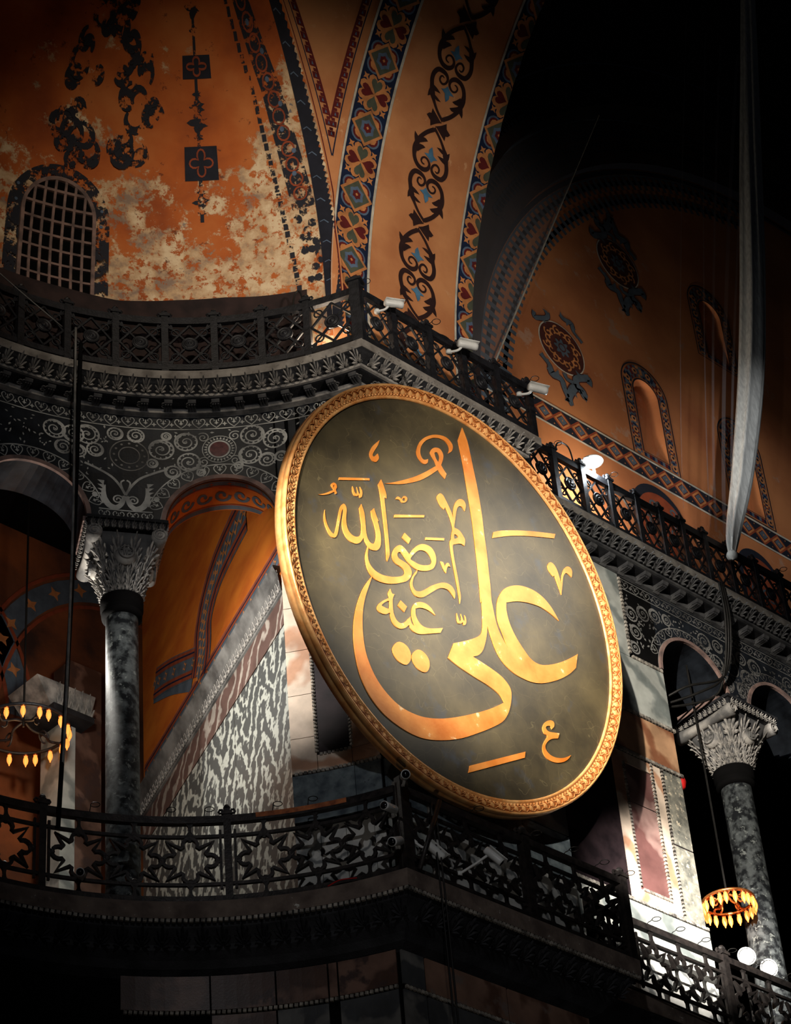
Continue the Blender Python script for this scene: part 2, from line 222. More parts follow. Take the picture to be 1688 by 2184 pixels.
# outlines of painted and gilded ornament, in millimetres on their own surface
TRACE = {
 'ali': '173,3420* 123,3273 62,3101* 98,2932 152,2695 213,2355 273,1997 333,1641 378,1240 421,800 453,402 474,44 489,149 500,-151 492,-435 446,-573 310,-698 68,-855 -171,-990* -309,-1317* -69,-1387 279,-1445 584,-1483 818,-1549 924,-1660* 613,-1888 252,-2109 -101,-2302 -448,-2465 -743,-2566 -990,-2612 -1255,-2609 -1474,-2553 -1691,-2433 -1864,-2277 -1993,-2085 -2074,-1893 -2121,-1648 -2137,-1390 -2118,-1134 -2069,-902 -1995,-677 -1915,-448* -2095,-738 -2195,-974 -2261,-1193 -2305,-1421 -2321,-1635 -2312,-1838 -2274,-2066 -2210,-2300 -2125,-2470 -1996,-2641 -1846,-2768 -1674,-2868 -1436,-2943 -1174,-2984 -909,-2978 -641,-2915 -345,-2805 -45,-2662 285,-2457 596,-2247 865,-2033 993,-1851 1062,-1670 1095,-1502 1090,-1367 1023,-1275 883,-1191 671,-1137 459,-1102 247,-1074* 368,-1000 468,-882 535,-717 579,-540 607,-350* 628,-401 678,-521 754,-690 844,-824 983,-937 1172,-1012 1365,-1036 1610,-1021 1836,-951 2066,-834 2302,-683 2516,-509 2681,-332* 2747,-35* 2511,-225 2272,-391 2063,-509 1884,-588 1733,-613 1587,-580 1446,-475 1283,-318 1169,-162 1099,-8 1063,161 1070,287* 1259,387 1461,465 1689,519 1917,541 2143,509 2329,450* 2247,552 2128,670 1957,766 1757,808 1555,796 1378,752 1199,666 1045,549 939,402 871,250 844,96 842,-108 878,-219 949,-352 1015,-496 1061,-584* 1027,-545 922,-423 837,-277 782,-97 743,90 722,188 710,449 682,747 653,1088 607,1446 573,1791 525,2111 463,2428 400,2703 347,2941 282,3196',
 'barright': '836,1579* 1002,1681 1311,1826 1701,1985 2095,2127 2361,2217* 2327,2110* 1957,1979 1564,1827 1176,1651 805,1445*',
 'vright': '2187,1563 2277,1559 2349,1483 2400,1355 2430,1229* 2458,1380 2508,1529 2594,1646 2687,1671 2735,1605 2713,1484* 2624,1514 2558,1497 2498,1397 2465,1212 2427,1009* 2365,1148 2286,1317 2247,1300* 2149,1375 2121,1460',
 'lam': '-402,1798 -330,1795 -271,1726 -202,1631 -133,1515 -105,1423* -95,1574 -66,1714 -1,1839 74,1901 159,1902 198,1824 169,1704* 117,1755 44,1743 -7,1678 -40,1557 -71,1375 -86,1264 -21,1261 50,1241 132,1162 154,1110 138,998* 42,998 -81,933 -135,885 -124,729 -94,557 -42,314 -3,87 16,-46 -10,-182* -40,31 -91,293 -142,537 -182,765 -196,924 -162,1001 -147,1112 -124,1205 -140,1302 -196,1445 -276,1566 -314,1517* -385,1548 -443,1627 -469,1699',
 'lam_h': '-86,1128 3,1120 -52,1060 -96,1041',
 'vtiny': '-424,451* -370,459 -336,412 -324,397* -286,474 -238,495 -200,440* -252,428 -285,373 -304,279* -339,309 -373,356',
 'barshort': '-745,775* -324,946* -330,896* -753,724*',
 'barmid': '-1428,911* -762,1201* -775,1149* -1440,850*',
 'barleft': '-2619,1086* -1970,1372* -1970,1330* -2630,1032*',
 'comma': '-1741,2239* -1784,2107 -1867,1951 -1902,1861 -1868,1846 -1786,1948* -1763,1864 -1822,1763 -1903,1746 -1960,1813 -1959,1897 -1901,2030 -1819,2143',
 'curl': '-914,2405 -849,2608 -725,2776 -552,2914 -379,2997 -231,3025 -122,2990 -68,2918 -91,2808 -180,2712* -152,2812 -174,2889 -259,2935 -406,2919 -554,2848 -702,2722 -802,2566 -830,2424 -796,2333 -736,2318 -651,2376* -670,2285 -750,2226 -833,2251 -892,2309',
 'waw': '-600,2534 -549,2634 -462,2697 -365,2711 -299,2634 -309,2521 -354,2392* -303,2330 -232,2267* -272,2152* -355,2199 -426,2262* -654,2027 -849,1852 -1089,1688 -1325,1555 -1638,1422* -1442,1538 -1206,1696 -967,1870 -724,2079 -527,2268 -465,2325* -500,2399 -570,2473',
 'waw_h': '-500,2575 -445,2608 -397,2587 -387,2516 -414,2417* -462,2460 -491,2521',
 'alif': '-1716,1465* -1671,1386 -1608,1229 -1605,1145* -1651,1148* -1639,1010 -1613,797 -1589,585 -1568,372 -1549,140 -1559,55 -1596,-51* -1616,-10 -1625,226 -1651,496 -1687,784 -1725,1053 -1758,1243 -1784,1334*',
 'allah': '-2918,332* -2935,202 -2923,89 -2879,-10 -2824,-84 -2758,-114 -2692,-81 -2649,13 -2623,163 -2595,315 -2573,445 -2544,514 -2526,486 -2539,380 -2557,252 -2550,156 -2517,72 -2451,2 -2362,-28 -2262,-14 -2184,41 -2128,125 -2099,168 -2072,110 -2017,45 -1950,14 -1860,34 -1792,83 -1745,173 -1733,299 -1743,415 -1776,542 -1798,612 -1780,631* -1831,719 -1876,831* -1944,749* -1923,637 -1867,501 -1834,355 -1847,229 -1892,149 -1960,139 -2016,194 -2049,299 -2066,472 -2087,644 -2148,789* -2193,687* -2171,546 -2149,395 -2150,275 -2172,185 -2251,120 -2340,111 -2417,156 -2462,255 -2473,390 -2462,535 -2484,605 -2529,621 -2584,550 -2617,445 -2650,271 -2682,97 -2715,-16 -2758,-35 -2824,14 -2879,108 -2909,214',
 'shadda': '-2339,1047* -2339,955 -2305,889 -2249,895 -2204,936 -2181,895 -2136,947 -2131,1051 -2180,1110* -2163,1016 -2192,961 -2221,1009 -2248,1074* -2230,985 -2260,934 -2294,955 -2316,1016',
 'damma': '-3058,554* -2916,645 -2784,754 -2736,792 -2785,840 -2785,881 -2741,928 -2685,927 -2669,873 -2691,813 -2669,763 -2696,730* -2729,755 -2828,673 -2938,603',
 'damma_h': '-2741,881 -2714,883 -2718,831 -2745,849',
 'dotd1': '-1213,654* -1079,597* -1130,484* -1273,538*',
 'radi': '-2017,45* -2062,-124 -2063,-243 -2030,-366 -1964,-455 -1853,-506 -1696,-498 -1515,-441 -1333,-348 -1171,-236 -1082,-98 -1080,2 -1143,75 -1257,96 -1348,107 -1382,152 -1370,207 -1323,238 -1266,222 -1199,161 -1119,106 -982,64 -842,88 -701,155 -582,256 -524,403 -539,539 -619,626 -736,636 -854,595 -961,507 -1056,385 -1116,288 -1138,298 -1207,349 -1287,379 -1368,343 -1449,243 -1492,124 -1475,32 -1407,-19 -1305,-34 -1237,-65 -1226,-120 -1285,-195 -1423,-273 -1582,-331 -1740,-359 -1874,-338 -1963,-278 -2007,-199 -2017,-85 -2001,22*',
 'radi_h': '-1094,207 -1022,329 -915,446 -809,492 -704,487 -636,426 -621,351 -675,277 -793,216 -910,186 -1014,191',
 'ra': '-943,68* -1038,-73 -1098,-218 -1100,-298 -1067,-384 -1000,-444 -908,-441 -803,-382 -661,-252 -494,-102 -375,-42 -257,-33 -176,-79 -123,-131* -108,-20 -160,59 -253,90 -371,66 -491,-1 -657,-121 -800,-251 -893,-320 -986,-349 -1042,-304 -1057,-231 -1027,-108 -967,-13',
 'anhu': '-1542,-544* -1502,-616 -1453,-608* -1492,-709 -1494,-837 -1478,-966 -1419,-1067 -1329,-1092 -1238,-1032 -1169,-945 -1116,-885* -1108,-959 -1079,-1006 -1012,-1031* -1056,-948 -1088,-844 -1073,-701 -1002,-583 -886,-517 -771,-501 -657,-538 -567,-633* -681,-608 -797,-606 -912,-634 -1005,-688* -1000,-808 -941,-901 -862,-946 -747,-943 -585,-885 -409,-805* -466,-918* -681,-1019 -912,-1122 -1037,-1134 -1115,-1098 -1148,-1053 -1229,-1135 -1331,-1195 -1421,-1197 -1498,-1148 -1542,-1050 -1557,-994 -1654,-1061 -1765,-1074 -1826,-1023 -1790,-930 -1707,-838 -1616,-761 -1567,-721 -1590,-653',
 'anhu_h': '-1730,-925 -1651,-834 -1567,-785 -1562,-884 -1585,-932 -1674,-940',
 'dotd2': '-1322,-668* -1188,-729* -1246,-851* -1385,-787*',
 'dote1': '-1414,-1474 -1301,-1433 -1190,-1465 -1124,-1553 -1126,-1669 -1196,-1782 -1286,-1817 -1397,-1794 -1484,-1715 -1505,-1610',
 'dote2': '-998,-1446 -896,-1415 -794,-1451 -728,-1531 -724,-1644 -779,-1751 -870,-1793 -983,-1774 -1071,-1694 -1096,-1580',
 'shadda2': '-85,-392* -89,-493 -63,-571 -4,-557 45,-517 67,-558 116,-508 120,-407 86,-361* 95,-447 58,-472 32,-423 3,-369* 16,-470 -26,-517 -53,-478',
 'hamark': '-1400,1226* -1365,1290 -1318,1301 -1271,1291 -1224,1365 -1165,1381 -1142,1340 -1179,1271 -1249,1224 -1296,1245 -1342,1244',
 'hamark_h': '-1236,1322 -1184,1331 -1202,1281 -1249,1270',
 'barlow': '101,-3094* 1365,-2391* 1341,-2510* 66,-3231*',
 'ainlow': '2010,-1746* 2072,-1665 2060,-1591 1979,-1592 1876,-1659 1809,-1752 1792,-1827 1825,-1893 1896,-1915 1814,-2051 1771,-2164 1777,-2258 1833,-2324 1941,-2353 2088,-2332 2240,-2265 2357,-2175 2439,-2068* 2271,-2177 2095,-2240 1948,-2244 1854,-2191 1834,-2121 1889,-2024 1993,-1932 2145,-1867* 2190,-1755* 2027,-1799 1927,-1816 1869,-1779 1896,-1730 1972,-1702',
 'sc_c': '24692,4627',
 'sc_c2': '24663,2274',
 'sc_left': '24612,5613:104 24457,5474:101 24337,5315:102 24284,5175:130 24257,5035:147 24263,4901:108 24320,4781:105 24426,4699:106 24561,4689:111 24656,4759:93 24671,4855:66 24618,4927:55 24545,4951:47 24480,4916:47 24459,4848:45 24498,4806:40 24553,4802:24',
 'sc_right': '24603,5645:78 24695,5582:68 24813,5482:68 24931,5344:82 25008,5222:145 25066,5076:114 25105,4946:109 25097,4815:112 25025,4702:112 24903,4681:107 24791,4717:83 24741,4797:64 24774,4891:56 24847,4929:53 24920,4886:50 24922,4811:45 24882,4777:37 24833,4796:19',
 'sc_th1': '24172,5352* 24288,5277* 24297,5182* 24229,5133* 24182,5258',
 'sc_th2': '24391,5332* 24465,5334 24526,5298* 24431,5238 24342,5178* 24292,5204*',
 'sc_th3': '24347,5159* 24434,5167 24498,5145* 24414,5069 24333,4976* 24275,5033*',
 'sc_th4': '24765,5294* 24872,5313 24958,5271* 25001,5218* 24908,5232',
 'sc_th5': '24820,5135* 24973,5153* 25045,5040* 24924,5077',
 'sc_th6': '25101,5327* 25021,5260 24996,5240* 25077,5095* 25110,5201',
 'sc_palm': '24613,5688* 24735,5759 24867,5873* 24898,5765* 25012,5694* 24966,5632 24911,5615* 24909,5511* 24783,5591 24655,5673',
 'sc_blue': '24495,5037* 24606,5069* 24599,5155 24656,5236* 24696,5157 24725,5078* 24839,5026* 24759,4989 24697,4906* 24630,4971',
 'bq_c': '23040,5530 23096,4049 23088,4808 23014,6291',
 'qbuds': '22773,5869 23304,5789 22786,5298 23355,5235',
 'band_lo': '29676,33083 31651,33024 33678,33072 35185,33129',
 'band_hi': '29252,33571 31146,33587 33177,33642 35003,33723',
 'med': '30322,35524 32774,39434',
 'med_edge': '29727,35746 30387,35976 30938,35415 30732,34999 29893,35119',
 'crt1': '29610,34990:140 29712,34896:100 29841,34789:133 29873,34590:206 30026,34577:166 30167,34545:167 30213,34339:153 30272,34169:133 30352,33942:59',
 'crt2': '31050,34881:150 31079,35048:137 30895,34990:171 30643,34828:169 30654,34629:209 30819,34553:189 30864,34414:27',
 'crt3': '30703,34655:135 30497,34491:201 30344,34193:166 30412,33987:40',
 'crt4': '30285,34812:121 30336,34676:101 30527,34670:101',
 'crt5': '30753,34600:122 30782,34425:101 30851,34394:20',
 'n1': '32193,33650 32113,35934 32467,36451 33655,33640',
 'n1in': '32415,35921 33034,35325 33047,33889 32490,33884',
 'n2': '35348,33876 35355,36038 35736,36510 36793,33675',
 'n3': '35300,38105 35205,40097 35507,40498 36647,38078',
 'arch_dark': '31887,32113 32171,32620 32744,32961 33277,32716 33557,31980',
 'arch_dark2': '35150,32091 35493,32561 36139,32666 36485,32191',
 'w_lines': '162,25597 111,25318 67,24990 97,24426 6914,25676 7026,25585 6981,25323 6942,24910',
 'w_rib': '4184,26212:1105 4005,26608:1111 3918,27109:1086 3586,27527:1088 3067,27811:1116 2370,27959:1169 1598,28038:1215',
 'w_rib2': '6622,27623:907 5770,27292:879 4454,26668:833',
 'w_rib3': '6685,27415:333 5681,26949:320 4579,26313:305',
 'nv': '30836,27016 30018,28079 29978,27175 30832,27106 29523,25706 30890,25779 29218,24761 30282,24749 30912,24844 30026,24553 29042,21680 29636,21903 30321,24730 30316,22269 29170,24507 29291,22645 29221,22813 29251,21922',
 'nv_low': '29133,21612 31015,21659 29626,21999 30049,21887 30433,21752',
 'sp_n': '29632,28970 30128,28691 35089,28652 29832,28506',
 'pier_e': '4291,21618 2858,21640 3883,21905 3326,21875 3877,23861 3256,23791 4216,25329 4228,20650 2648,20840 4315,20664 2658,20720',
 'ex_misc': '5244,28282 5627,28305 4868,28242 6785,28086 7707,27930',
 'win': '9360,32410 9382,33057 9152,34145 8733,34547 8151,34456 7779,33819 7778,32455',
 'ornsq': '6048,36769 5369,36428 6084,35340 5386,34716 5765,35923 5825,34333',
 'cedge': '3265,31845 3315,33232 3316,34969 3220,35629 3166,37280',
 'cband': '4782,37448 4453,36119 4255,34425 4012,32068 4245,37408 3818,36023 3793,34321 3563,32153',
}
# ------------------------------------------------------------------ mesh helpers
class MB:
    def __init__(s): s.v = []; s.f = []; s.uv = None
    def vert(s, p): s.v.append(tuple(p)); return len(s.v) - 1
    def box(s, c, size, rz=0.0):
        x, y, z = [a / 2 for a in size]; k = len(s.v); cr, sr = cos(rz), sin(rz)
        for dz in (-z, z):
            for dx, dy in ((-x, -y), (x, -y), (x, y), (-x, y)): s.v.append((c[0] + dx * cr - dy * sr, c[1] + dx * sr + dy * cr, c[2] + dz))
        s.f += [(k, k + 3, k + 2, k + 1), (k + 4, k + 5, k + 6, k + 7)] + [(k + i, k + (i + 1) % 4, k + 4 + (i + 1) % 4, k + 4 + i) for i in range(4)]
        return s
    def bar(s, p0, p1, w, h, up=(0, 0, 1)):
        p0, p1 = V(p0), V(p1); d = (p1 - p0).normalized(); up = V(up)
        a = d.cross(up)
        if a.length < 1e-4: a = d.cross(V((1, 0, 0)))
        a.normalize(); b = a.cross(d).normalized(); k = len(s.v)
        for p in (p0, p1):
            for i, j in ((-1, -1), (1, -1), (1, 1), (-1, 1)): s.v.append(tuple(p + a * (i * w / 2) + b * (j * h / 2)))
        s.f += [(k, k + 1, k + 2, k + 3), (k + 7, k + 6, k + 5, k + 4)] + [(k + i, k + 4 + i, k + 4 + (i + 1) % 4, k + (i + 1) % 4) for i in range(4)]
        return s
    def tube(s, pts, r, n=6, closed=False, cap=True):
        pts = [V(p) for p in pts]; N = len(pts); k0 = len(s.v); rr = r if hasattr(r, '__len__') else [r] * N
        ref = V((0, 0, 1)); prev = None
        for i, p in enumerate(pts):
            a = pts[(i - 1) % N] if (closed or i > 0) else p; b = pts[(i + 1) % N] if (closed or i < N - 1) else p
            d = (b - a).normalized()
            if prev is None:
                x = d.cross(ref)
                if x.length < 0.05: x = d.cross(V((1, 0, 0)))
            else: x = prev - d * prev.dot(d)
            x.normalize(); prev = x; y = d.cross(x)
            for j in range(n): s.v.append(tuple(p + (x * cos(2 * pi * j / n) + y * sin(2 * pi * j / n)) * rr[i]))
        for i in range(N if closed else N - 1):
            a = k0 + i * n; b = k0 + ((i + 1) % N) * n
            for j in range(n): s.f.append((a + j, a + (j + 1) % n, b + (j + 1) % n, b + j))
        if cap and not closed:
            s.f.append(tuple(k0 + j for j in range(n))[::-1]); s.f.append(tuple(k0 + (N - 1) * n + j for j in range(n)))
        return s
    def grid(s, fn, us, vs_, flip=False, closed=False):
        k = len(s.v); nu, nv = len(us), len(vs_)
        for u in us:
            for v in vs_: s.v.append(tuple(fn(u, v)))
        for i in range(nu if closed else nu - 1):
            for j in range(nv - 1):
                q = (k + i * nv + j, k + ((i + 1) % nu) * nv + j, k + ((i + 1) % nu) * nv + j + 1, k + i * nv + j + 1)
                s.f.append(q[::-1] if flip else q)
        return s
    def lathe(s, prof, c=(0, 0, 0), n=20):
        k = len(s.v); m = len(prof)
        for i in range(n):
            a = 2 * pi * i / n
            for r, z in prof: s.v.append((c[0] + r * cos(a), c[1] + r * sin(a), c[2] + z))
        for i in range(n):
            for j in range(m - 1): s.f.append((k + i * m + j, k + ((i + 1) % n) * m + j, k + ((i + 1) % n) * m + j + 1, k + i * m + j + 1))
        s.f.append(tuple(k + i * m for i in range(n))[::-1]); s.f.append(tuple(k + i * m + m - 1 for i in range(n)))
        return s
    # --- flat shapes laid on a surface: mp(u, v, h) -> point
    def poly(s, pts, mp, h=0.012, holes=(), thick=None):
        loops = [list(pts)] + [list(q) for q in holes]
        tri = tessellate_polygon([[V((a, b, 0)) for a, b in L] for L in loops]); flat = [q for L in loops for q in L]; k = len(s.v)
        for a, b in flat: s.v.append(tuple(mp(a, b, h)))
        for T in tri:
            (ax, ay), (bx, by), (cx, cy) = [flat[i] for i in T]
            T = T if (bx - ax) * (cy - ay) - (by - ay) * (cx - ax) > 0 else T[::-1]
            s.f.append(tuple(k + i for i in T))
        if thick:
            k2 = len(s.v); o = 0
            for a, b in flat: s.v.append(tuple(mp(a, b, h - thick)))
            for L in loops:
                n = len(L); A = sum(L[i][0] * L[(i + 1) % n][1] - L[(i + 1) % n][0] * L[i][1] for i in range(n))
                for i in range(n):
                    j = (i + 1) % n; q = (k + o + i, k2 + o + i, k2 + o + j, k + o + j); s.f.append(q if A > 0 else q[::-1])
                o += n
        return s
    def ribbon(s, pts, wd, mp, h=0.012, closed=False, thick=None):
        N = len(pts); wd = wd if hasattr(wd, '__len__') else [wd] * N; Lf = []; Rt = []
        for i in range(N):
            a = pts[(i - 1) % N] if (closed or i > 0) else pts[i]; b = pts[(i + 1) % N] if (closed or i < N - 1) else pts[i]
            dx, dy = b[0] - a[0], b[1] - a[1]; L = sqrt(dx * dx + dy * dy) or 1; nx, ny = -dy / L * wd[i] / 2, dx / L * wd[i] / 2
            Lf.append((pts[i][0] + nx, pts[i][1] + ny)); Rt.append((pts[i][0] - nx, pts[i][1] - ny))
        k = len(s.v)
        for a, b in zip(Lf, Rt): s.v.append(tuple(mp(a[0], a[1], h))); s.v.append(tuple(mp(b[0], b[1], h)))
        for i in range(N if closed else N - 1):
            j = (i + 1) % N; s.f.append((k + 2 * i, k + 2 * i + 1, k + 2 * j + 1, k + 2 * j))
        if thick:
            k2 = len(s.v)
            for a, b in zip(Lf, Rt): s.v.append(tuple(mp(a[0], a[1], h - thick))); s.v.append(tuple(mp(b[0], b[1], h - thick)))
            for i in range(N if closed else N - 1):
                j = (i + 1) % N
                s.f.append((k + 2 * j, k2 + 2 * j, k2 + 2 * i, k + 2 * i)); s.f.append((k + 2 * i + 1, k2 + 2 * i + 1, k2 + 2 * j + 1, k + 2 * j + 1))
            if not closed:
                s.f.append((k, k2, k2 + 1, k + 1)); e = 2 * (N - 1); s.f.append((k + e + 1, k2 + e + 1, k2 + e, k + e))
        return s
    def mesh(s, name, mat, smooth=False):
        me = bpy.data.meshes.new(name); me.from_pydata(s.v, [], s.f); me.update()
        if mat: me.materials.append(mat if not isinstance(mat, str) else MT[mat])
        if smooth: me.polygons.foreach_set('use_smooth', [True] * len(me.polygons))
        if s.uv:
            ul = me.uv_layers.new(name='uv')
            for lp in me.loops: ul.data[lp.index].uv = s.uv[lp.vertex_index]
        return me
    def build(s, name, mat, parent=None, smooth=False): return put(name, s.mesh(name, mat, smooth), parent)
def root_of(o):
    while o.parent: o = o.parent
    return o
def put(name, me, parent=None, mtx=None):
    o = bpy.data.objects.new(name, me); COL.objects.link(o)
    if mtx is not None: o.matrix_basis = mtx
    if parent is not None:
        o.parent = parent; o.matrix_parent_inverse = parent_world(parent).inverted()
    return o
def parent_world(p):
    m = p.matrix_basis.copy()
    if p.parent: m = parent_world(p.parent) @ p.matrix_parent_inverse @ m
    return m
def tag(o, label=None, cat=None, group=None, kind=None):
    if label: o['label'] = label
    if cat: o['category'] = cat
    if group: o['group'] = group
    if kind: o['kind'] = kind
    return o
def thing(name, loc, label, cat, group=None):
    o = bpy.data.objects.new(name, None); COL.objects.link(o); o.location = loc; o.empty_display_size = 0.2
    return tag(o, label, cat, group)
def struct(o, label): return tag(o, label, None, None, 'structure')
def TM(loc, rz=0.0, sc=(1, 1, 1)): return Matrix.Translation(V(loc)) @ Matrix.Rotation(rz, 4, 'Z') @ Matrix.Diagonal((sc[0], sc[1], sc[2], 1))
def frame(o, x, y, z, sc=(1, 1, 1)):   # matrix with columns x, y, z
    m = Matrix.Identity(4)
    for i, (a, k) in enumerate(((x, sc[0]), (y, sc[1]), (z, sc[2]))):
        for j in range(3): m[j][i] = a[j] * k
    for j in range(3): m[j][3] = o[j]
    return m
def lin(a, b, n): return [a + (b - a) * i / (n - 1) for i in range(n)]
def parse(s):
    out = []
    for tok in s.split():
        c = tok.endswith('*'); tok = tok.rstrip('*'); wd = None
        if ':' in tok: tok, wd = tok.split(':'); wd = int(wd) / 1000
        x, y = tok.split(','); out.append((int(x) / 1000, int(y) / 1000, c, wd))
    return out
def cr(p0, p1, p2, p3, t):
    return tuple(0.5 * (2 * b + (c - a) * t + (2 * a - 5 * b + 4 * c - d) * t * t + (3 * b - a - 3 * c + d) * t ** 3) for a, b, c, d in zip(p0, p1, p2, p3))
def smooth_closed(name, n=4):
    P = parse(TRACE[name]); N = len(P); out = []
    for i in range(N):
        a, b = P[i], P[(i + 1) % N]; p = P[(i - 1) % N]; q = P[(i + 2) % N]
        p0 = p if not a[2] else a; p3 = q if not b[2] else b
        out.append(a[:2])
        if not (a[2] and b[2]):
            for k in range(1, n): out.append(cr(p0[:2], a[:2], b[:2], p3[:2], k / n))
    return out
def smooth_open(P, n=5):     # list of tuples
    out = []; N = len(P)
    for i in range(N - 1):
        p0 = P[i - 1] if i else P[i]; p3 = P[i + 2] if i + 2 < N else P[i + 1]
        for k in range(n): out.append(cr(p0, P[i], P[i + 1], p3, k / n))
    out.append(tuple(P[-1])); return out
def stroke(name, n=5):
    P = smooth_open([(a, b, w_) for a, b, _, w_ in parse(TRACE[name])], n); return [(a, b) for a, b, _ in P], [w_ for _, _, w_ in P]
def pts(name): return [(a, b) for a, b, _, _ in parse(TRACE[name])]
def circle(cx, cy, r, n=24, a0=0.0, ry=None): return [(cx + r * cos(a0 + 2 * pi * i / n), cy + (ry or r) * sin(a0 + 2 * pi * i / n)) for i in range(n)]
def spiral(cx, cy, r, turns, a0, dr=1, n=30, r1=0.12): return [(cx + r * (1 - (1 - r1) * k / n) * cos(a0 + dr * 2 * pi * turns * k / n), cy + r * (1 - (1 - r1) * k / n) * sin(a0 + dr * 2 * pi * turns * k / n)) for k in range(n + 1)]
# ------------------------------------------------------------------ plan of the place
EX, EY = 16.6, 19.8          # centre of the exedra
RS, RW = 5.87, 6.45          # its cornice edge and its wall
YS, YP = 21.9, 22.55         # pier: cornice edge, wall
YNS, YN = 22.9, 23.45        # nave side: cornice edge, wall
ZL, ZU = 19.25, 29.56        # lower and upper walk
YT = 24.2                    # tympanum wall
def ex(deg, r, z): return V((EX + r * cos(rad(deg)), EY + r * sin(rad(deg)), z))
def mE(u, v, h=0.0): return ex(math.degrees(u / RW), RW - h, v)
def mP(u, v, h=0.0): return V((u, YP - h, v))
def mN(u, v, h=0.0): return V((u, YN - h, v))
def mT(u, v, h=0.0): return V((u, YT - h, v))
RA = 13.4
def mS(u, v, h=0.0):
    if v < 0: return V((u, 23.1 - h, 31 + v))
    return V((u, 9.7 + (RA - h) * cos(v / RA), 31 + (RA - h) * sin(v / RA)))
RC, ZC = 6.86, 32.2
def rconch(z): return RC if z < ZC else sqrt(max(0.05, RC * RC - (z - ZC) ** 2))
def mC(u, v, h=0.0): return ex(math.degrees(u / RC), rconch(v) - h, v)
JX, JY = 21.70, 23.75; DWX, DWY = cos(rad(70)), sin(rad(70))
def mW(u, v, h=0.0): return V((JX + u * DWX - h * DWY, JY + u * DWY + h * DWX, v))
def corner_x(d): return EX + sqrt((RS + d) ** 2 - (YS + d - EY) ** 2)
def pier_path(d, xend, back=True, amax=128.0, n=54):   # exedra arc, corner, pier front, return to the nave wall
    cx = corner_x(d); a0 = math.degrees(atan2(YS + d - EY, cx - EX))
    P = [(EX + (RS + d) * cos(rad(amax + (a0 - amax) * i / (n - 1))), EY + (RS + d) * sin(rad(amax + (a0 - amax) * i / (n - 1)))) for i in range(n)]
    P += [(cx + (xend - d - cx) * i / 6, YS + d) for i in range(1, 7)]
    if back: P += [(xend - d, YN)]
    return P
def sweep(prof, path):      # prof: (d, z) list; path(d) -> xy list
    mb = MB(); rows = [[(x, y, z) for x, y in path(d)] for d, z in prof]; n = len(rows[0])
    for r in rows: mb.v += r
    for i in range(len(rows) - 1):
        for j in range(n - 1): mb.f.append((i * n + j, i * n + j + 1, (i + 1) * n + j + 1, (i + 1) * n + j))
    return mb
# ------------------------------------------------------------------ small shared shapes
def leaf_mesh(name, mat):      # palmette: petals fanning from the foot, a ring of drilled arcs at the base
    mb = MB()
    for ang, L, wd in ((-78, 0.52, 0.15), (-50, 0.72, 0.17), (-24, 0.9, 0.18), (0, 1.05, 0.2), (24, 0.9, 0.18), (50, 0.72, 0.17), (78, 0.52, 0.15)):
        a = rad(ang); dx, dz = sin(a) * 0.72, cos(a); k = len(mb.v); nx, nz = cos(a) * 0.72, -sin(a)
        row = ((0.12, 0.35, 0.10), (0.45, 0.8, 0.30), (0.75, 1.0, 0.42), (1.0, 0.35, 0.62))
        for f, w_, y in row:
            for s_, yo in ((-1, -0.10), (0, 0.10), (1, -0.10)): mb.v.append((dx * L * f + nx * wd * w_ * s_ * 0.6, y + yo, dz * L * f + nz * wd * w_ * s_ * 0.6))
        for i in range(3):
            for j in range(2): q = k + 3 * i + j; mb.f.append((q, q + 1, q + 4, q + 3))
    k = len(mb.v)
    for i in range(9):
        a = pi * i / 8
        for r, y in ((0.20, 0.12), (0.26, 0.24), (0.32, 0.12)): mb.v.append((cos(a) * r, y, sin(a) * r))
    for i in range(8):
        for j in range(2): q = k + 3 * i + j; mb.f.append((q, q + 1, q + 4, q + 3))
    return mb.mesh(name, mat)
LEAF = leaf_mesh('acanthus_leaf', 'carve'); LEAFD = leaf_mesh('acanthus_leaf_dark', 'carvemid')
LEAFB = leaf_mesh('acanthus_leaf_black', 'carvedark')
def modillion_mesh(name, mat):
    mb = MB(); prof = [(0, 0), (0.26, 0), (0.27, -0.03), (0.24, -0.07), (0.18, -0.075), (0.12, -0.06), (0.06, -0.09), (0.0, -0.12)]
    n = len(prof)
    for x in (-0.07, 0.07):
        for y, z in prof: mb.v.append((x, y, z))
    for i in range(n): mb.f.append((i, (i + 1) % n, n + (i + 1) % n, n + i))
    mb.f.append(tuple(range(n))); mb.f.append(tuple(range(n, 2 * n))[::-1])
    for k in range(3):                    # a leaf under the bracket, ribs along it
        mb.box((-0.045 + 0.045 * k, 0.13, -0.085), (0.025, 0.18, 0.03))
    return mb.mesh(name, mat)
MOD = modillion_mesh('modillion', 'carvemid')
def rope(mb, P, size=0.05, step=0.075):
    P = [V(p) for p in P]; acc = 0.0
    for a, b in zip(P, P[1:]):
        L = (b - a).length; d = (b - a) / L; q = -acc + step
        while q < L:
            c = a + d * q; mb.bar(c - d * size * 0.5 + V((0, 0, 0.006)), c + d * size * 0.5, size * 0.8, size, (0, 0, 1) if abs(d.z) < 0.8 else (0, 1, 0)); q += step
        acc = (acc + L) % step
    return mb
def outward(x, y):      # normal of the pier/exedra cornice at a plan point
    return V((EX - x, EY - y, 0)).normalized()
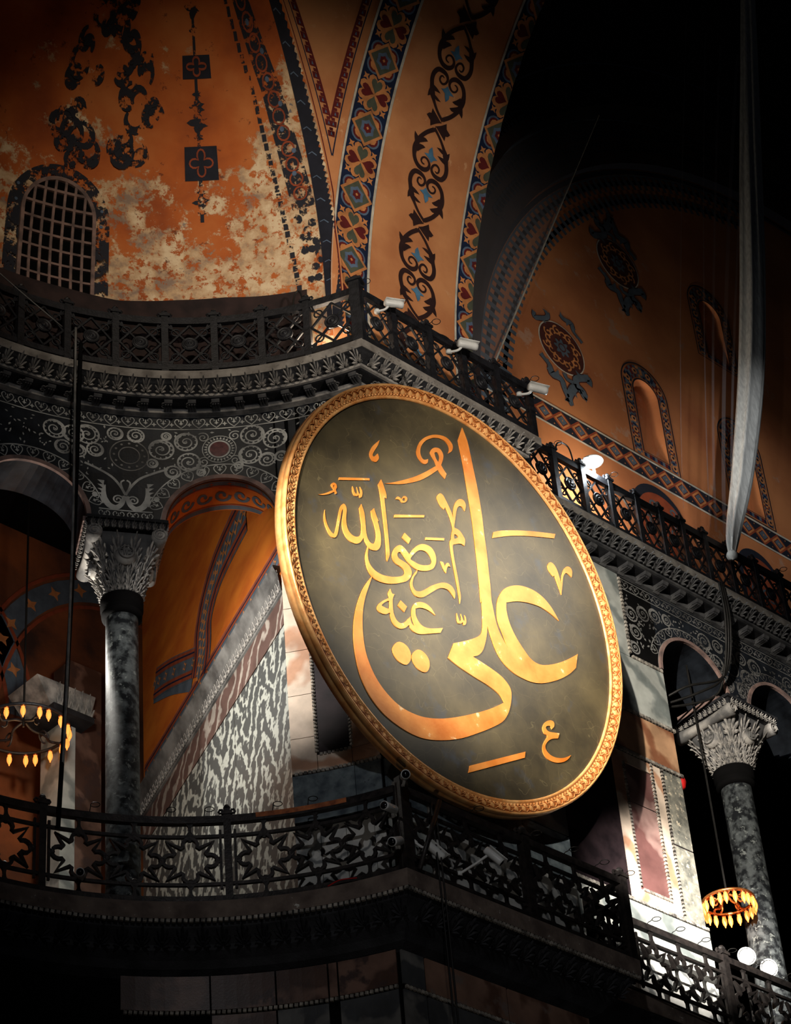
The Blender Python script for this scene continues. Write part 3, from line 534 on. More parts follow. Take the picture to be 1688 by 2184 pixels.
# ------------------------------------------------------------------ floor of the church and lower walls
g = MB().grid(lambda u, v: V((u, v, 0.0)), lin(-30, 60, 4), lin(-25, 40, 4)).build('floor', M('grey_floor_marble', (130, 128, 124), (100, 98, 96), 1, 0.4)); struct(g, 'grey marble floor of the church far below')
def path_wall(d, xend, n=54, amax=128.0, back=True): return pier_path(d, xend, back, amax, n)
lowp = lambda d: pier_path(d, 27.05)
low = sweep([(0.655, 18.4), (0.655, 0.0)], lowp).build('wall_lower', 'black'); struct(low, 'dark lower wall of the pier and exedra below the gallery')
# marble revetment of the lower wall: two rows of slabs
def arc_slab(a0, a1, z0, z1, r, th=0.03):
    mb = MB(); n = max(2, int((a1 - a0) / 2) + 2)
    A = lin(a0, a1, n)
    for a in A:
        mb.v += [tuple(ex(a, r, z0)), tuple(ex(a, r, z1)), tuple(ex(a, r - th, z0)), tuple(ex(a, r - th, z1))]
    for i in range(n - 1):
        k = 4 * i; mb.f += [(k + 2, k + 6, k + 7, k + 3), (k + 3, k + 7, k + 5, k + 1), (k, k + 4, k + 6, k + 2)]
    mb.f += [(0, 2, 3, 1), (4 * n - 4, 4 * n - 3, 4 * n - 1, 4 * n - 2)]
    return mb
aw = 25.5
low_b = [25.5, 33.6, 34.9, 41.8, 50.3, 62.0]
for i in range(5):
    o = arc_slab(low_b[i] + 0.12, low_b[i + 1] - 0.12, 17.79, 18.33, RW, 0.03).build('slab', 'lowm', low)
    if i in (0, 2, 3): arc_slab(low_b[i] + 0.12, low_b[i + 1] - 0.12, 16.2, 17.70, RW, 0.03).build('slab', 'lowgrey' if i != 3 else 'lowm', low)
for x0, x1, mt_ in ((22.44, 22.9, 'lowgrey'), (22.92, 24.6, 'lowpeach'), (24.62, 26.4, 'lowpeach')):
    MB().box(((x0 + x1) / 2, YP - 0.015, 18.06), (x1 - x0 - 0.02, 0.03, 0.54)).build('slab', mt_, low)
    MB().box(((x0 + x1) / 2, YP - 0.015, 16.95), (x1 - x0 - 0.02, 0.03, 1.5)).build('slab', 'lowgrey', low)
mb = MB(); rope(mb, [ex(a, RW - 0.03, 17.745) for a in lin(62, aw, 40)], 0.05); rope(mb, [(x, YP - 0.03, 17.745) for x in lin(22.44, 26.4, 30)], 0.05)
tag(mb.build('rope_moulding', 'rope', low), kind='stuff')
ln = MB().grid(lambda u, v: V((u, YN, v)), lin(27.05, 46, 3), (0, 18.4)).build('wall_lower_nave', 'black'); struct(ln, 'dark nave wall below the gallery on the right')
# ------------------------------------------------------------------ the two walks and their cornices
def cornice(name, prof, path, mat, label):
    o = sweep(prof, path).build(name, mat); struct(o, label); return o
PU = [(1.3, ZU), (0, ZU), (0, 29.39), (0.03, 29.365), (0.06, 29.33), (0.2, 29.22), (0.2, 29.2), (0.22, 29.2), (0.22, 29.14), (0.25, 29.13), (0.47, 29.13), (0.47, 29.09), (0.52, 29.07), (0.52, 29.02), (0.60, 29.0)]
PLo = [(1.2, ZL), (0, ZL), (0, 18.98), (0.03, 18.955), (0.08, 18.93), (0.1, 18.88), (0.28, 18.7), (0.3, 18.62), (0.42, 18.52), (0.5, 18.42), (0.66, 18.33)]
upath = lambda d: pier_path(d, 26.45)
cu = cornice('trim_1', PU, upath, 'carvedark', 'dark carved marble cornice above the roundel, from the exedra round the pier corner')
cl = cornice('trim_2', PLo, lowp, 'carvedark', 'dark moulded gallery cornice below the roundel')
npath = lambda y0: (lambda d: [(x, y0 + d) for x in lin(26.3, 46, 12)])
cn = cornice('trim_3', PU, npath(YNS), 'carvedark', 'dark carved cornice of the nave wall below the orange tympanum')
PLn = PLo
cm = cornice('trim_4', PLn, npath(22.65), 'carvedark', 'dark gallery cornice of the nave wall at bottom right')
gf = MB(); gf.poly([(EX + 6.9 * cos(rad(a)), EY + 6.9 * sin(rad(a))) for a in lin(128, 26, 40)] + [(26, 22.95), (46, 23.6), (46, 33), (8, 33)], lambda u, v, h=0: V((u, v, ZL - 0.004))); gf = gf.build('floor_gallery', 'slablow'); struct(gf, 'stone floor of the gallery behind the lower railing')
for par, pth, mt_ in ((cu, lambda d: pier_path(d, 26.45, False), 'carve'), (cn, npath(YNS), 'carvemid')):
    sweep([(0.19, 29.205), (0.175, 29.2), (0.175, 29.145), (0.22, 29.14)], pth).build('fillet', mt_, par); sweep([(0.46, 29.09), (0.445, 29.085), (0.47, 29.02), (0.58, 29.0)], pth).build('fillet', mt_, par)
# pale slab edges of the walks, in blocks
def slab_blocks(path, z0, z1, par, mat, names='slab_block', npts=4, proud=0.012):
    P = path(0.0)
    i = 0
    while i < len(P) - 1:
        j = min(i + npts, len(P) - 1)
        # never run across the pier corner
        for c in range(i + 1, j):
            a = V(P[c]) - V(P[c - 1]); b = V(P[c + 1]) - V(P[c])
            if a.angle(b) > 0.3: j = c; break
        mb = MB(); seg = P[i:j + 1]; n = len(seg)
        for k, (x, y) in enumerate(seg):
            nn = path_normal(P, i + k)
            for off, z in ((proud, z0), (proud, z1), (-0.3, z0), (-0.3, z1)): mb.v.append((x + nn.x * off, y + nn.y * off, z + (0.006 if z == z1 else 0)))
        for k in range(n - 1):
            q = 4 * k; mb.f += [(q, q + 4, q + 5, q + 1), (q + 1, q + 5, q + 7, q + 3), (q + 2, q + 6, q + 4, q)]
        mb.f += [(0, 1, 3, 2), (4 * n - 4, 4 * n - 2, 4 * n - 1, 4 * n - 3)]
        mb.build(names, mat, par); i = j
def path_normal(P, i):
    a = V(P[max(i - 1, 0)]); b = V(P[min(i + 1, len(P) - 1)]); d = (b - a).normalized(); return V((d.y, -d.x, 0))
slab_blocks(lambda d: pier_path(d, 26.45, False), 29.39, ZU, cu, 'slab')
slab_blocks(lambda d: pier_path(d, 27.05, False), 18.98, ZL, cl, 'slablow')
slab_blocks(npath(YNS), 29.39, ZU, cn, 'slab', npts=1)
slab_blocks(npath(22.65), 18.98, ZL, cm, 'slablow', npts=1)
# carved leaves under the slab, brackets below them
def along(path, d, step):
    P = [V((x, y, 0)) for x, y in path(d)]; out = []; acc = step / 2
    for a, b in zip(P, P[1:]):
        L = (b - a).length; t_ = (b - a) / L
        while acc < L: out.append((a + t_ * acc, t_)); acc += step
        acc -= L
    return out
def carve_row(path, par, leaf, d0, z0, d1, z1, step, name='acanthus_leaf', xmin=17.0, xmax=38.0):
    for p, t_ in along(path, d0, step):
        if p.x < xmin or p.x > xmax: continue
        nn = V((t_.y, -t_.x, 0)); up = (nn * (d0 - d1) + V((0, 0, z1 - z0))); L = up.length; up.normalize(); y = t_.cross(up)
        if y.dot(nn) < 0 and y.z > 0: y = -y
        put(name, leaf, par, frame(V((p.x, p.y, z0)), t_, y, up, (step * 1.0, step * 0.55, L * 1.12)))
up2 = lambda d: pier_path(d, 26.45, False)
carve_row(up2, cu, LEAF, 0.17, 29.21, -0.01, 29.40, 0.25)
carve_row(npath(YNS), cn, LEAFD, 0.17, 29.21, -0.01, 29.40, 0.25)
def brackets(path, par, step, d, z, me, name='modillion', xmin=17.0, xmax=38.0, sc=1.0):
    for p, t_ in along(path, d, step):
        if p.x < xmin or p.x > xmax: continue
        nn = V((t_.y, -t_.x, 0)); put(name, me, par, frame(V((p.x, p.y, z)), t_, nn, V((0, 0, 1)), (sc, sc, sc)))
brackets(up2, cu, 0.42, 0.50, 29.135, MOD); brackets(npath(YNS), cn, 0.5, 0.50, 29.135, MOD, sc=1.1)
PROS = MB()
for q in range(5): PROS.tube([(0.055 * cos(2 * pi * q / 5) + 0.05 * cos(a) * 0.6, 0.0 + 0.02, 0.055 * sin(2 * pi * q / 5) + 0.05 * sin(a) * 0.6) for a in lin(0, 2 * pi, 7)[:-1]], 0.014, 4, True)
PROS = PROS.mesh('rosette', 'carve', True)
for p, t_ in along(up2, 0.36, 0.42):      # rosettes between the brackets, on the underside
    if p.x > 17: put('rosette', PROS, cu, frame(V((p.x + t_.x * 0.21, p.y + t_.y * 0.21, 29.12)), t_, V((0, 0, -1)), V((t_.y, -t_.x, 0)), (1, 1, 1)))
mb = MB(); rope(mb, [V((x, y, 29.17)) for x, y in pier_path(0.205, 26.45, False)], 0.04, 0.06); tag(mb.build('bead_moulding', 'carve', cu), kind='stuff')
mb = MB(); rope(mb, [V((x, y, 29.17)) for x, y in npath(YNS)(0.205)], 0.05, 0.08); tag(mb.build('bead_moulding', 'carvedark', cn), kind='stuff')
mb = MB(); rope(mb, [V((x, y, 18.95)) for x, y in pier_path(0.015, 27.05, False)], 0.055, 0.085); tag(mb.build('bead_moulding', 'rope', cl), kind='stuff')
carve_row(lambda d: pier_path(d, 27.05, False), cl, LEAFB, 0.28, 18.66, 0.1, 18.88, 0.3)
# ------------------------------------------------------------------ gallery-level walls
# pier: curved exedra side and front
JA = 38.2
P = [ex(a, RW, 0) for a in lin(JA, aw, 9)] + [V((x, YP, 0)) for x in (23.5, 25, 26.5)] + [V((26.5, 25.0, 0))]
mb = MB()
for p in P: mb.v += [(p.x, p.y, ZL), (p.x, p.y, 29.2)]
for i in range(len(P) - 1): mb.f.append((2 * i, 2 * i + 2, 2 * i + 3, 2 * i + 1))
wp = mb.build('wall_pier', 'black'); struct(wp, 'marble-clad corner pier behind the roundel')
def eslab(name, mat, u0, u1, z0, z1, th=0.03, par=wp):     # u in metres along the exedra wall
    return arc_slab(math.degrees(u0 / RW), math.degrees(u1 / RW), z0, z1, RW, th).build(name, mat, par)
ue = rad(JA) * RW - 0.005; uc_ = rad(aw) * RW + 0.01
# pale frame round a dark panel, in blocks as the joints show
for z0, z1 in ((21.63, 22.25), (22.26, 23.05), (23.06, 23.9), (23.91, 24.75), (24.76, 25.7), (25.71, 26.6)): eslab('marble_block', 'pale', 3.89, ue, z0, z1)
for z0, z1 in ((21.91, 23.1), (23.11, 24.4), (24.41, 26.6)): eslab('marble_block', 'pale', uc_, 3.32, z0, z1)
eslab('marble_block', 'pale', 3.33, 3.88, 21.63, 21.9); eslab('marble_block', 'pale', uc_, 3.32, 21.63, 21.9); eslab('marble_block', 'pale', 3.33, 3.88, 26.0, 26.6)
eslab('dark_panel', 'darkm', 3.33, 3.88, 21.9, 26.0, 0.008)
for u0, u1 in ((uc_, 3.3), (3.31, ue)): eslab('breccia_slab', 'bluegrey', u0, u1, 20.76, 21.58)
for u0, u1 in ((uc_, 3.05), (3.06, 3.5), (3.51, 3.9), (3.91, ue)): eslab('marble_slab', 'white', u0, u1, 19.3, 20.7)
eslab('inlay_slab', 'opus', uc_, ue, 26.65, 29.1, 0.0)
mb = MB(); rope(mb, [mE(u, 21.605, 0.035) for u in lin(ue, uc_, 14)], 0.05, 0.07)
rope(mb, [mE(3.885, z, 0.035) for z in lin(21.9, 26, 12)], 0.045, 0.065); rope(mb, [mE(3.325, z, 0.035) for z in lin(21.9, 26, 12)], 0.045, 0.065); rope(mb, [mE(u, 21.9, 0.035) for u in lin(3.88, 3.33, 5)], 0.045, 0.065)
tag(mb.build('rope_moulding', 'rope', wp), kind='stuff')
def pslab(name, mat, x0, x1, z0, z1, th=0.03, Y=YP, par=wp): return MB().box(((x0 + x1) / 2, Y - th / 2, (z0 + z1) / 2), (x1 - x0, th, z1 - z0)).build(name, mat, par)
for x0, x1 in ((22.44, 23.3), (23.31, 24.3), (24.31, 25.4), (25.41, 26.5)):
    pslab('marble_slab', 'greym' if x0 < 23 else 'white', x0, x1, 19.3, 20.7); pslab('breccia_slab', 'bluegrey', x0, x1, 20.76, 21.58); pslab('marble_slab', 'lowgrey', x0, x1, 21.62, 25.2); pslab('marble_slab', 'greym', x0, x1, 25.22, 29.1)
# exedra arcade: arches over columns
BAY = 28.4; AC = 46.6; HW = 0.945; ZSP = 26.68
def arcade(name, mp, u0, u1, cents, hw, zsp, ztop, th, mat, us_extra=()):
    us = set([u0, u1])
    for c in cents:
        for k in range(25): us.add(c - hw * cos(pi * k / 24))
    us |= set(lin(u0, u1, 40)); us = sorted(u for u in us if u0 - 1e-6 <= u <= u1 + 1e-6)
    def zb(u):
        for c in cents:
            if abs(u - c) < hw: return zsp + sqrt(max(0, hw * hw - (u - c) ** 2))
        return zsp
    mb = MB()
    for u in us: z = zb(u); mb.v += [tuple(mp(u, z, 0)), tuple(mp(u, ztop, 0)), tuple(mp(u, z, -th)), tuple(mp(u, ztop, -th))]
    for i in range(len(us) - 1):
        k = 4 * i; mb.f += [(k, k + 4, k + 5, k + 1), (k, k + 2, k + 6, k + 4), (k + 2, k + 3, k + 7, k + 6)]
    return mb.build(name, mat)
ecent = [rad(AC + BAY * i) * RW for i in range(3)]
wa = arcade('wall_exedra', mE, rad(JA) * RW, rad(128) * RW, ecent, HW, ZSP, 29.1, 0.85, 'opus'); struct(wa, 'black marble arcade wall of the exedra with white scroll inlay')
# nave wall: solid stretch with marble panels, then arcade
wn = MB().grid(lambda u, v: V((u, YN, v)), (26.5, 30.9), (ZL, 29.1)).build('wall_nave', 'black'); struct(wn, 'marble-panelled nave wall to the right of the roundel')
NC = [31.86, 34.42, 36.98, 39.54]; NHW = 0.96; NSP = 27.2
wv_ = arcade('wall_nave_arcade', mN, 30.9, 41.5, NC, NHW, NSP, 29.1, 0.95, 'opus'); struct(wv_, 'dark nave arcade wall with grey scroll inlay')
MB().box((30.4, YN + 0.48, 24.2), (1.0, 0.94, 10.0)).build('jamb', 'black', wn)
def nslab(name, mat, x0, x1, z0, z1, th=0.03): return pslab(name, mat, x0, x1, z0, z1, th, YN, wn)
nslab('marble_block', 'greym', 27.0, 30.89, 25.83, 27.08); nslab('marble_block', 'greym', 27.0, 29.97, 27.09, 29.0)
nslab('onyx_block', 'peach', 27.0, 29.0, 24.86, 25.74); nslab('onyx_block', 'peach', 29.01, 30.89, 24.86, 25.74)
nslab('breccia_slab', 'greenm', 30.36, 30.89, 23.23, 24.76); nslab('breccia_slab', 'greenm', 30.36, 30.89, 21.70, 23.2); nslab('dark_joint_slab', 'darkm', 30.36, 30.89, 23.19, 23.24, 0.02)
nslab('marble_frame', 'pale', 30.05, 30.31, 21.72, 24.76); nslab('marble_frame', 'pale', 29.02, 29.27, 21.72, 24.76); nslab('marble_frame', 'pale', 29.28, 30.04, 24.55, 24.76); nslab('marble_frame', 'pale', 29.28, 30.04, 21.72, 21.95)
nslab('red_panel', 'redm', 29.28, 30.04, 23.76, 24.54, 0.015); nslab('red_panel', 'redm', 29.28, 30.04, 21.96, 23.74, 0.015)
nslab('dark_panel', 'darkm', 27.6, 29.0, 21.72, 24.76, 0.02)
nslab('base_slab', 'greym', 27.0, 30.94, 20.9, 21.62, 0.05)
for x0, x1 in ((27.0, 27.9), (27.91, 28.8), (28.81, 29.7), (29.71, 30.94)): nslab('base_slab', 'white', x0, x1, 19.3, 20.84, 0.04)
mb = MB()
for z in (21.67, 24.81, 25.785): rope(mb, [V((x, YN - 0.04, z)) for x in lin(27, 30.93, 20)], 0.06, 0.085)
for x in (30.335, 30.045): rope(mb, [V((x, YN - 0.04, z)) for z in lin(21.72 if x > 30.1 else 21.95, 24.78, 14)], 0.05, 0.075)
rope(mb, [V((x, YN - 0.04, 21.95)) for x in lin(29.28, 30.04, 5)], 0.05, 0.075); rope(mb, [V((29.275, YN - 0.04, z)) for z in lin(21.95, 24.55, 14)], 0.05, 0.075)
rope(mb, [V((x, YN - 0.04, 27.1)) for x in lin(29.98, 30.85, 8)], 0.06, 0.085); rope(mb, [V((29.98, YN - 0.04, z)) for z in lin(27.1, 28.9, 10)], 0.06, 0.085)
tag(mb.build('rope_moulding', 'rope', wn), kind='stuff')
# inner wall of the gallery behind the pier: marble dado, carved string course, painted vault wall
mb = MB(); mb.grid(lambda u, v: mW(u, ZL + (v - ZL) * ((29.4 - ZL) / (31.0 - ZL) if u < 0.85 else 1.0)), [0.0, 0.5, 0.84, 0.86, 2, 4, 6, 7.4], lin(ZL, 31.0, 4))
wi = mb.build('wall_gallery_side', 'orange_gal'); struct(wi, 'orange painted gallery wall seen through the exedra arch')
def zig(u0, u1):
    q = MB(); q.grid(lambda u, v: mW(u, v, 0.03), (u0, u1), (ZL, 24.5)); q.uv = [(u, v) for u in (u0, u1) for v in (ZL, 24.5)]
    q.build('bookmatched_slab', 'zigzag', wi)
for u0, u1 in ((0.02, 2.47), (2.48, 4.95), (4.96, 7.4)): zig(u0, u1)
for u0, u1 in ((0.02, 2.0), (2.01, 4.2), (4.21, 7.4)):
    q = MB(); k = [tuple(mW(u, z, h)) for u in (u0, u1) for z, h in ((24.51, 0.0), (24.51, 0.04), (25.09, 0.04), (25.09, 0.0))]; q.v += k; q.f += [(1, 5, 6, 2), (2, 6, 7, 3), (0, 4, 5, 1)]; q.build('marble_band', 'redgrey', wi)
q = MB()
for u0 in (0.0,):
    q.v += [tuple(mW(u, z, h)) for u in (0.0, 7.4) for z, h in ((25.1, 0.02), (25.12, 0.06), (25.45, 0.12), (25.6, 0.2), (25.63, 0.2), (25.64, 0.0))]
    q.f += [(i, 6 + i, 7 + i, i + 1) for i in range(5)]
sc2 = q.build('string_course', 'inlaydim', wi)
for k in range(46):
    u = 0.08 + k * 0.16; put('acanthus_leaf', LEAF, wi, frame(mW(u, 25.16, 0.07), V((DWX, DWY, 0)), V((-DWY, DWX, 0)), V((0, 0, 1)), (0.15, 0.06, 0.42)))
# back of the gallery, its ceiling, and dark depth behind the nave arcade
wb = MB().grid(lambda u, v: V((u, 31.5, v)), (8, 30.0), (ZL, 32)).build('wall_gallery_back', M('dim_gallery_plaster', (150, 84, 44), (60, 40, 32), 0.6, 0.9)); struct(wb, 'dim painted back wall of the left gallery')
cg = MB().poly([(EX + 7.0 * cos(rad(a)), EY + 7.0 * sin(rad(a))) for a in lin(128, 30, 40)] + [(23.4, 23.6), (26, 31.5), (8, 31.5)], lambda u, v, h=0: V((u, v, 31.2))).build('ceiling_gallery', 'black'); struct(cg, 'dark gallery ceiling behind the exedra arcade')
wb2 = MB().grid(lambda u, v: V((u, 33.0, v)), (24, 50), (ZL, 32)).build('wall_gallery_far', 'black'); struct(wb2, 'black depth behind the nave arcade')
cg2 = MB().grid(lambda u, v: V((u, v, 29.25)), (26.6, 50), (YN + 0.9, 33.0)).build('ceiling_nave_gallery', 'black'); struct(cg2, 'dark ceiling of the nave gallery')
# ------------------------------------------------------------------ upper walls: conch, great arch, spandrel, tympanum
A0 = 26.7
mb = MB(); mb.grid(lambda a, z: ex(a, rconch(z), z), lin(A0, 128, 70), [ZU, 30.5, 31.4] + lin(32.2, 38.9, 26)); wc = mb.build('wall_conch', 'conch', None, True); struct(wc, 'peeling ochre plaster half-dome of the exedra at upper left')
mb = MB(); mb.grid(lambda x, s: mS(x, s), lin(22.6, 26.17, 6), [-1.5, -0.7] + lin(0, 11.5, 40)); wg = mb.build('wall_great_arch', 'orange', None, True); struct(wg, 'orange underside of the great arch with painted scrolls')
q = MB(); q.grid(lambda d, s: mS(26.17, s) + V((0, d, 0)), (0, 1.3), [-1.5, -0.7] + lin(0, 11.5, 40)); q.build('arch_side', 'black', wg)
# spandrel between conch edge and great arch
mb = MB(); zs = lin(ZU, 38.6, 40)
def arch_edge(z): return mS(22.6, z - 31 if z < 31 else RA * math.asin((z - 31) / RA))
def vmap(f, z, h=0.0):
    a = ex(A0, rconch(z), z); b = arch_edge(z); p = a.lerp(b, f); return p + V((-0.45, -0.9, 0)).normalized() * h
mb.grid(lambda z, f: vmap(f, z), zs, (0, 0.25, 0.5, 0.75, 1.0)); wsn = mb.build('wall_spandrel', 'orange', None, True); struct(wsn, 'narrow orange spandrel between the half-dome and the great arch')
# tympanum: wall with three niches cut in by frames, rings of the side arch above
ACX, ACZ = 40.8, 31.6
NICHES = [(32.2, 33.66, 33.66, 36.45, 0.0), (35.35, 36.81, 33.69, 36.5, 0.0), (35.22, 36.66, 38.08, 40.5, 0.0)]
wt = MB()
def inner_niche(nc): x0, x1, z0, zt, _ = nc; return x0 + 0.34, x1 - 0.30, z0 + 0.2, zt - 0.42
def niche_outline(x0, x1, z0, zt, n=16):
    r = (x1 - x0) / 2; cx = (x0 + x1) / 2; zs_ = zt - r
    return [(x0, z0), (x1, z0)] + [(cx + r * cos(pi * k / n), zs_ + r * sin(pi * k / n)) for k in range(n + 1)]
outer = [(26.6, 29.5), (50, 29.5), (50, 48.0), (26.6, 48.0)]
wt.poly(outer, mT, 0.0, [niche_outline(*inner_niche(nc)) for nc in NICHES])
wty = wt.build('wall_tympanum', 'tymp'); struct(wty, 'orange tympanum wall with painted window niches at upper right')
for nc in NICHES:
    L = niche_outline(*inner_niche(nc)); q = MB(); n = len(L)
    for x, z in L: q.v += [(x, YT, z), (x, YT + 0.32, z)]
    for i in range(n): j = (i + 1) % n; q.f.append((2 * i, 2 * i + 1, 2 * j + 1, 2 * j))
    q.poly(L, mT, -0.32); q.build('niche', 'tymp', wty)
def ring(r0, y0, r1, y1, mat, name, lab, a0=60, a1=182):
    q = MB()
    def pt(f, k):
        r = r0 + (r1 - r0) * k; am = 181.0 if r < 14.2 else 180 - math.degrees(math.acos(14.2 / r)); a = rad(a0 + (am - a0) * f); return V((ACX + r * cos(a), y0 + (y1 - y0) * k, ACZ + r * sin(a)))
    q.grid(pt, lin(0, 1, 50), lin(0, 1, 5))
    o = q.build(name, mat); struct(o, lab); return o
ring(13.5, 24.19, 13.5, 23.95, 'inkp', 'wall_side_arch', 'shade-darkened soffit step of the side arch over the tympanum'); ring(13.5, 23.95, 14.7, 23.9, 'archdark', 'wall_side_arch', 'shade-darkened face of the side arch over the tympanum')  # shade put into the dark colours of step and face
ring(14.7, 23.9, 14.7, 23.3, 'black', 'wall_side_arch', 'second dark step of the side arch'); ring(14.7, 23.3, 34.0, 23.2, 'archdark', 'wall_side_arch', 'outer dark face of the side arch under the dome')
# ------------------------------------------------------------------ painted ornament (flat paint, laid on the walls)
class Pens(dict):
    def __missing__(s, k): s[k] = MB(); return s[k]
    def done(s, par, names):
        for k, mb in s.items(): mb.build(names.get(k, 'painted_ornament'), k, par)
def heart(cx, cy, ang, L, wd, n=9):    # point at the centre side
    out = []
    for k in range(2 * n):
        a = 2 * pi * k / (2 * n); x = 16 * sin(a) ** 3 / 16; y = (13 * cos(a) - 5 * cos(2 * a) - 2 * cos(3 * a) - cos(4 * a)) / 15
        u, v = (y + 1.0) / 1.85 * L, x * wd / 2
        out.append((cx + u * cos(ang) - v * sin(ang), cy + u * sin(ang) + v * cos(ang)))
    return out
def rotp(P, c, a): return [(c[0] + (x - c[0]) * cos(a) - (y - c[1]) * sin(a), c[1] + (x - c[0]) * sin(a) + (y - c[1]) * cos(a)) for x, y in P]
def star4(cx, cy, r, ang):
    return [(cx + (r if k % 2 == 0 else r * 0.42) * cos(ang + pi * k / 4), cy + (r if k % 2 == 0 else r * 0.42) * sin(ang + pi * k / 4)) for k in range(8)]
# great arch: two navy borders with hearts and lozenges, brown scroll up the middle
pn = Pens(); S0, S1 = -1.45, 11.2
def strip(mb, x0, x1, s0, s1, mp, h, n=30):
    mb.grid(lambda u, s: mp(u, s, h), (x0, x1), lin(s0, s1, n))
for xa, xb in ((22.62, 23.5), (25.72, 26.58)):
    xl = min(xb, 26.165); mS_ = mS; mSc = lambda u, v, h=0.0: mS_(min(u, 26.165), v, h)
    strip(pn['navy'], xa, xl, S0, S1, mS, 0.008); strip(pn['linew'], xa - 0.02, xa + 0.03, S0, S1, mS, 0.014)
    if xb < 26: strip(pn['linew'], xb - 0.03, xb + 0.03, S0, S1, mS, 0.014)
    cx = (xa + xb) / 2; R = 0.36
    for k in range(-4, 5):
        cs = 4.05 + 1.49 * k
        if cs > S1 - 0.4 or cs < S0 + 0.3: continue
        # four hearts
        for q in range(4):
            a = q * pi / 2; pn['orangep'].poly(heart(cx + 0.0 * cos(a), cs, a, 0.40, 0.43), mSc, 0.014)
            pn['redp' if q % 2 == 0 else 'greenp'].poly(heart(cx + 0.04 * cos(a), cs + 0.04 * sin(a), a, 0.29, 0.27), mSc, 0.020)
        for q in range(4):
            a = pi / 4 + q * pi / 2; bx, by = cx + 0.40 * cos(a), cs + 0.40 * sin(a)
            pn['orangep'].ribbon([(cx + 0.2 * cos(a), cs + 0.2 * sin(a)), (bx, by)], 0.045, mSc, 0.013); pn['orangep'].poly(star4(bx, by, 0.09, a), mSc, 0.015)
        # lozenge between
        cs2 = cs + 0.745
        if cs2 > S1 - 0.4: continue
        for q in range(4):
            a = pi / 4 + q * pi / 2; ox, oy = cx + 0.23 * cos(a), cs2 + 0.23 * sin(a)
            pn['ltblue'].poly(circle(ox, oy, 0.19, 16), mSc, 0.012); pn['redp'].poly(circle(ox, oy, 0.15, 16), mSc, 0.016); pn['orangep'].poly(circle(ox, oy, 0.11, 8), mSc, 0.019)
        D = lambda r: [(cx + r, cs2), (cx, cs2 + r), (cx - r, cs2), (cx, cs2 - r)]
        pn['orangep'].poly(D(0.40), mSc, 0.024); pn['greenp'].poly(D(0.32), mSc, 0.028); pn['ltblue'].poly(star8 := [(cx + (0.19 if i % 2 else 0.15) * cos(i * pi / 6), cs2 + (0.19 if i % 2 else 0.15) * sin(i * pi / 6)) for i in range(12)], mSc, 0.031)
        pn['redp'].poly([(cx + (0.11 if i % 2 else 0.085) * cos(i * pi / 6), cs2 + (0.11 if i % 2 else 0.085) * sin(i * pi / 6)) for i in range(12)], mSc, 0.034); pn['orangep'].poly(D(0.035), mSc, 0.037)
sc0 = pts('sc_c')[0]
for k in range(-2, 3):
    for half in (0, 1):
        dx = -0.02 * k
        def tr(P): 
            P = rotp(P, sc0, pi) if half else P
            return [(x + dx, y + 2.26 * k) for x, y in P]
        if k == 2 and not half: continue
        for nm in ('sc_left', 'sc_right'):
            P_, W_ = stroke(nm, 5); pn['scroll'].ribbon(tr(P_), [x * 0.88 for x in W_], mS, 0.014 if nm == 'sc_left' else 0.016)
        for nm in ('sc_th1', 'sc_th2', 'sc_th3', 'sc_th4', 'sc_th5', 'sc_th6', 'sc_palm'): pn['scroll'].poly(tr(smooth_closed(nm, 3)), mS, 0.015)
        pn['blue'].poly(tr(smooth_closed('sc_blue', 3)), mS, 0.016)
pn.done(wg, {'navy': 'painted_border', 'scroll': 'painted_scroll', 'blue': 'painted_flower', 'linew': 'painted_line', 'redp': 'painted_heart', 'greenp': 'painted_lozenge'})
# spandrel: V of red crosses and a thin navy line
pn = Pens()
def vw(z): return (arch_edge(z) - ex(A0, rconch(z), z)).length
for side in (0, 1):
    F_ = lambda z, off: (off / vw(z)) if side == 0 else (1 - off / vw(z))
    def run(off): return [z for z in lin(32.5, 38.5, 140) if vw(z) > 2 * off]
    zz = run(0.17); pn['navy'].ribbon([(F_(z, 0.17), z) for z in zz], [0.022 / vw(z) for z in zz], vmap, 0.012)
    zz = run(0.26); zq = zz[0] if zz else 35
    while zq < 38.4:
        c_ = F_(zq, 0.27); d_ = 0.055 / vw(zq); q_ = 0.055
        for du, dz, sx, sz in ((0, 0, 1.25, 1.0), (0, 0.09, 0.6, 0.5)): pn['redp'].poly([(c_ + d_ * (du - sx), zq + dz - q_ * sz), (c_ + d_ * (du + sx), zq + dz - q_ * sz), (c_ + d_ * (du + sx), zq + dz + q_ * sz), (c_ + d_ * (du - sx), zq + dz + q_ * sz)], vmap, 0.014 + dz * 0.02)
        pn['ltblue'].poly([(c_ - d_ * 0.4, zq - 0.03), (c_ + d_ * 0.4, zq - 0.03), (c_, zq + 0.035)], vmap, 0.02); zq += 0.20
    zz = run(0.34); pn['redp'].ribbon([(F_(z, 0.335), z) for z in zz], [0.035 / vw(z) for z in zz], vmap, 0.013)
zz = lin(31.5, 38.4, 60); pn['redp'].ribbon([(min(0.45, 0.04 / vw(z)), z) for z in zz], [0.02 / max(0.05, vw(z)) for z in zz], vmap, 0.012)
pn.done(wsn, {'navy': 'painted_line', 'redp': 'painted_dentil'})
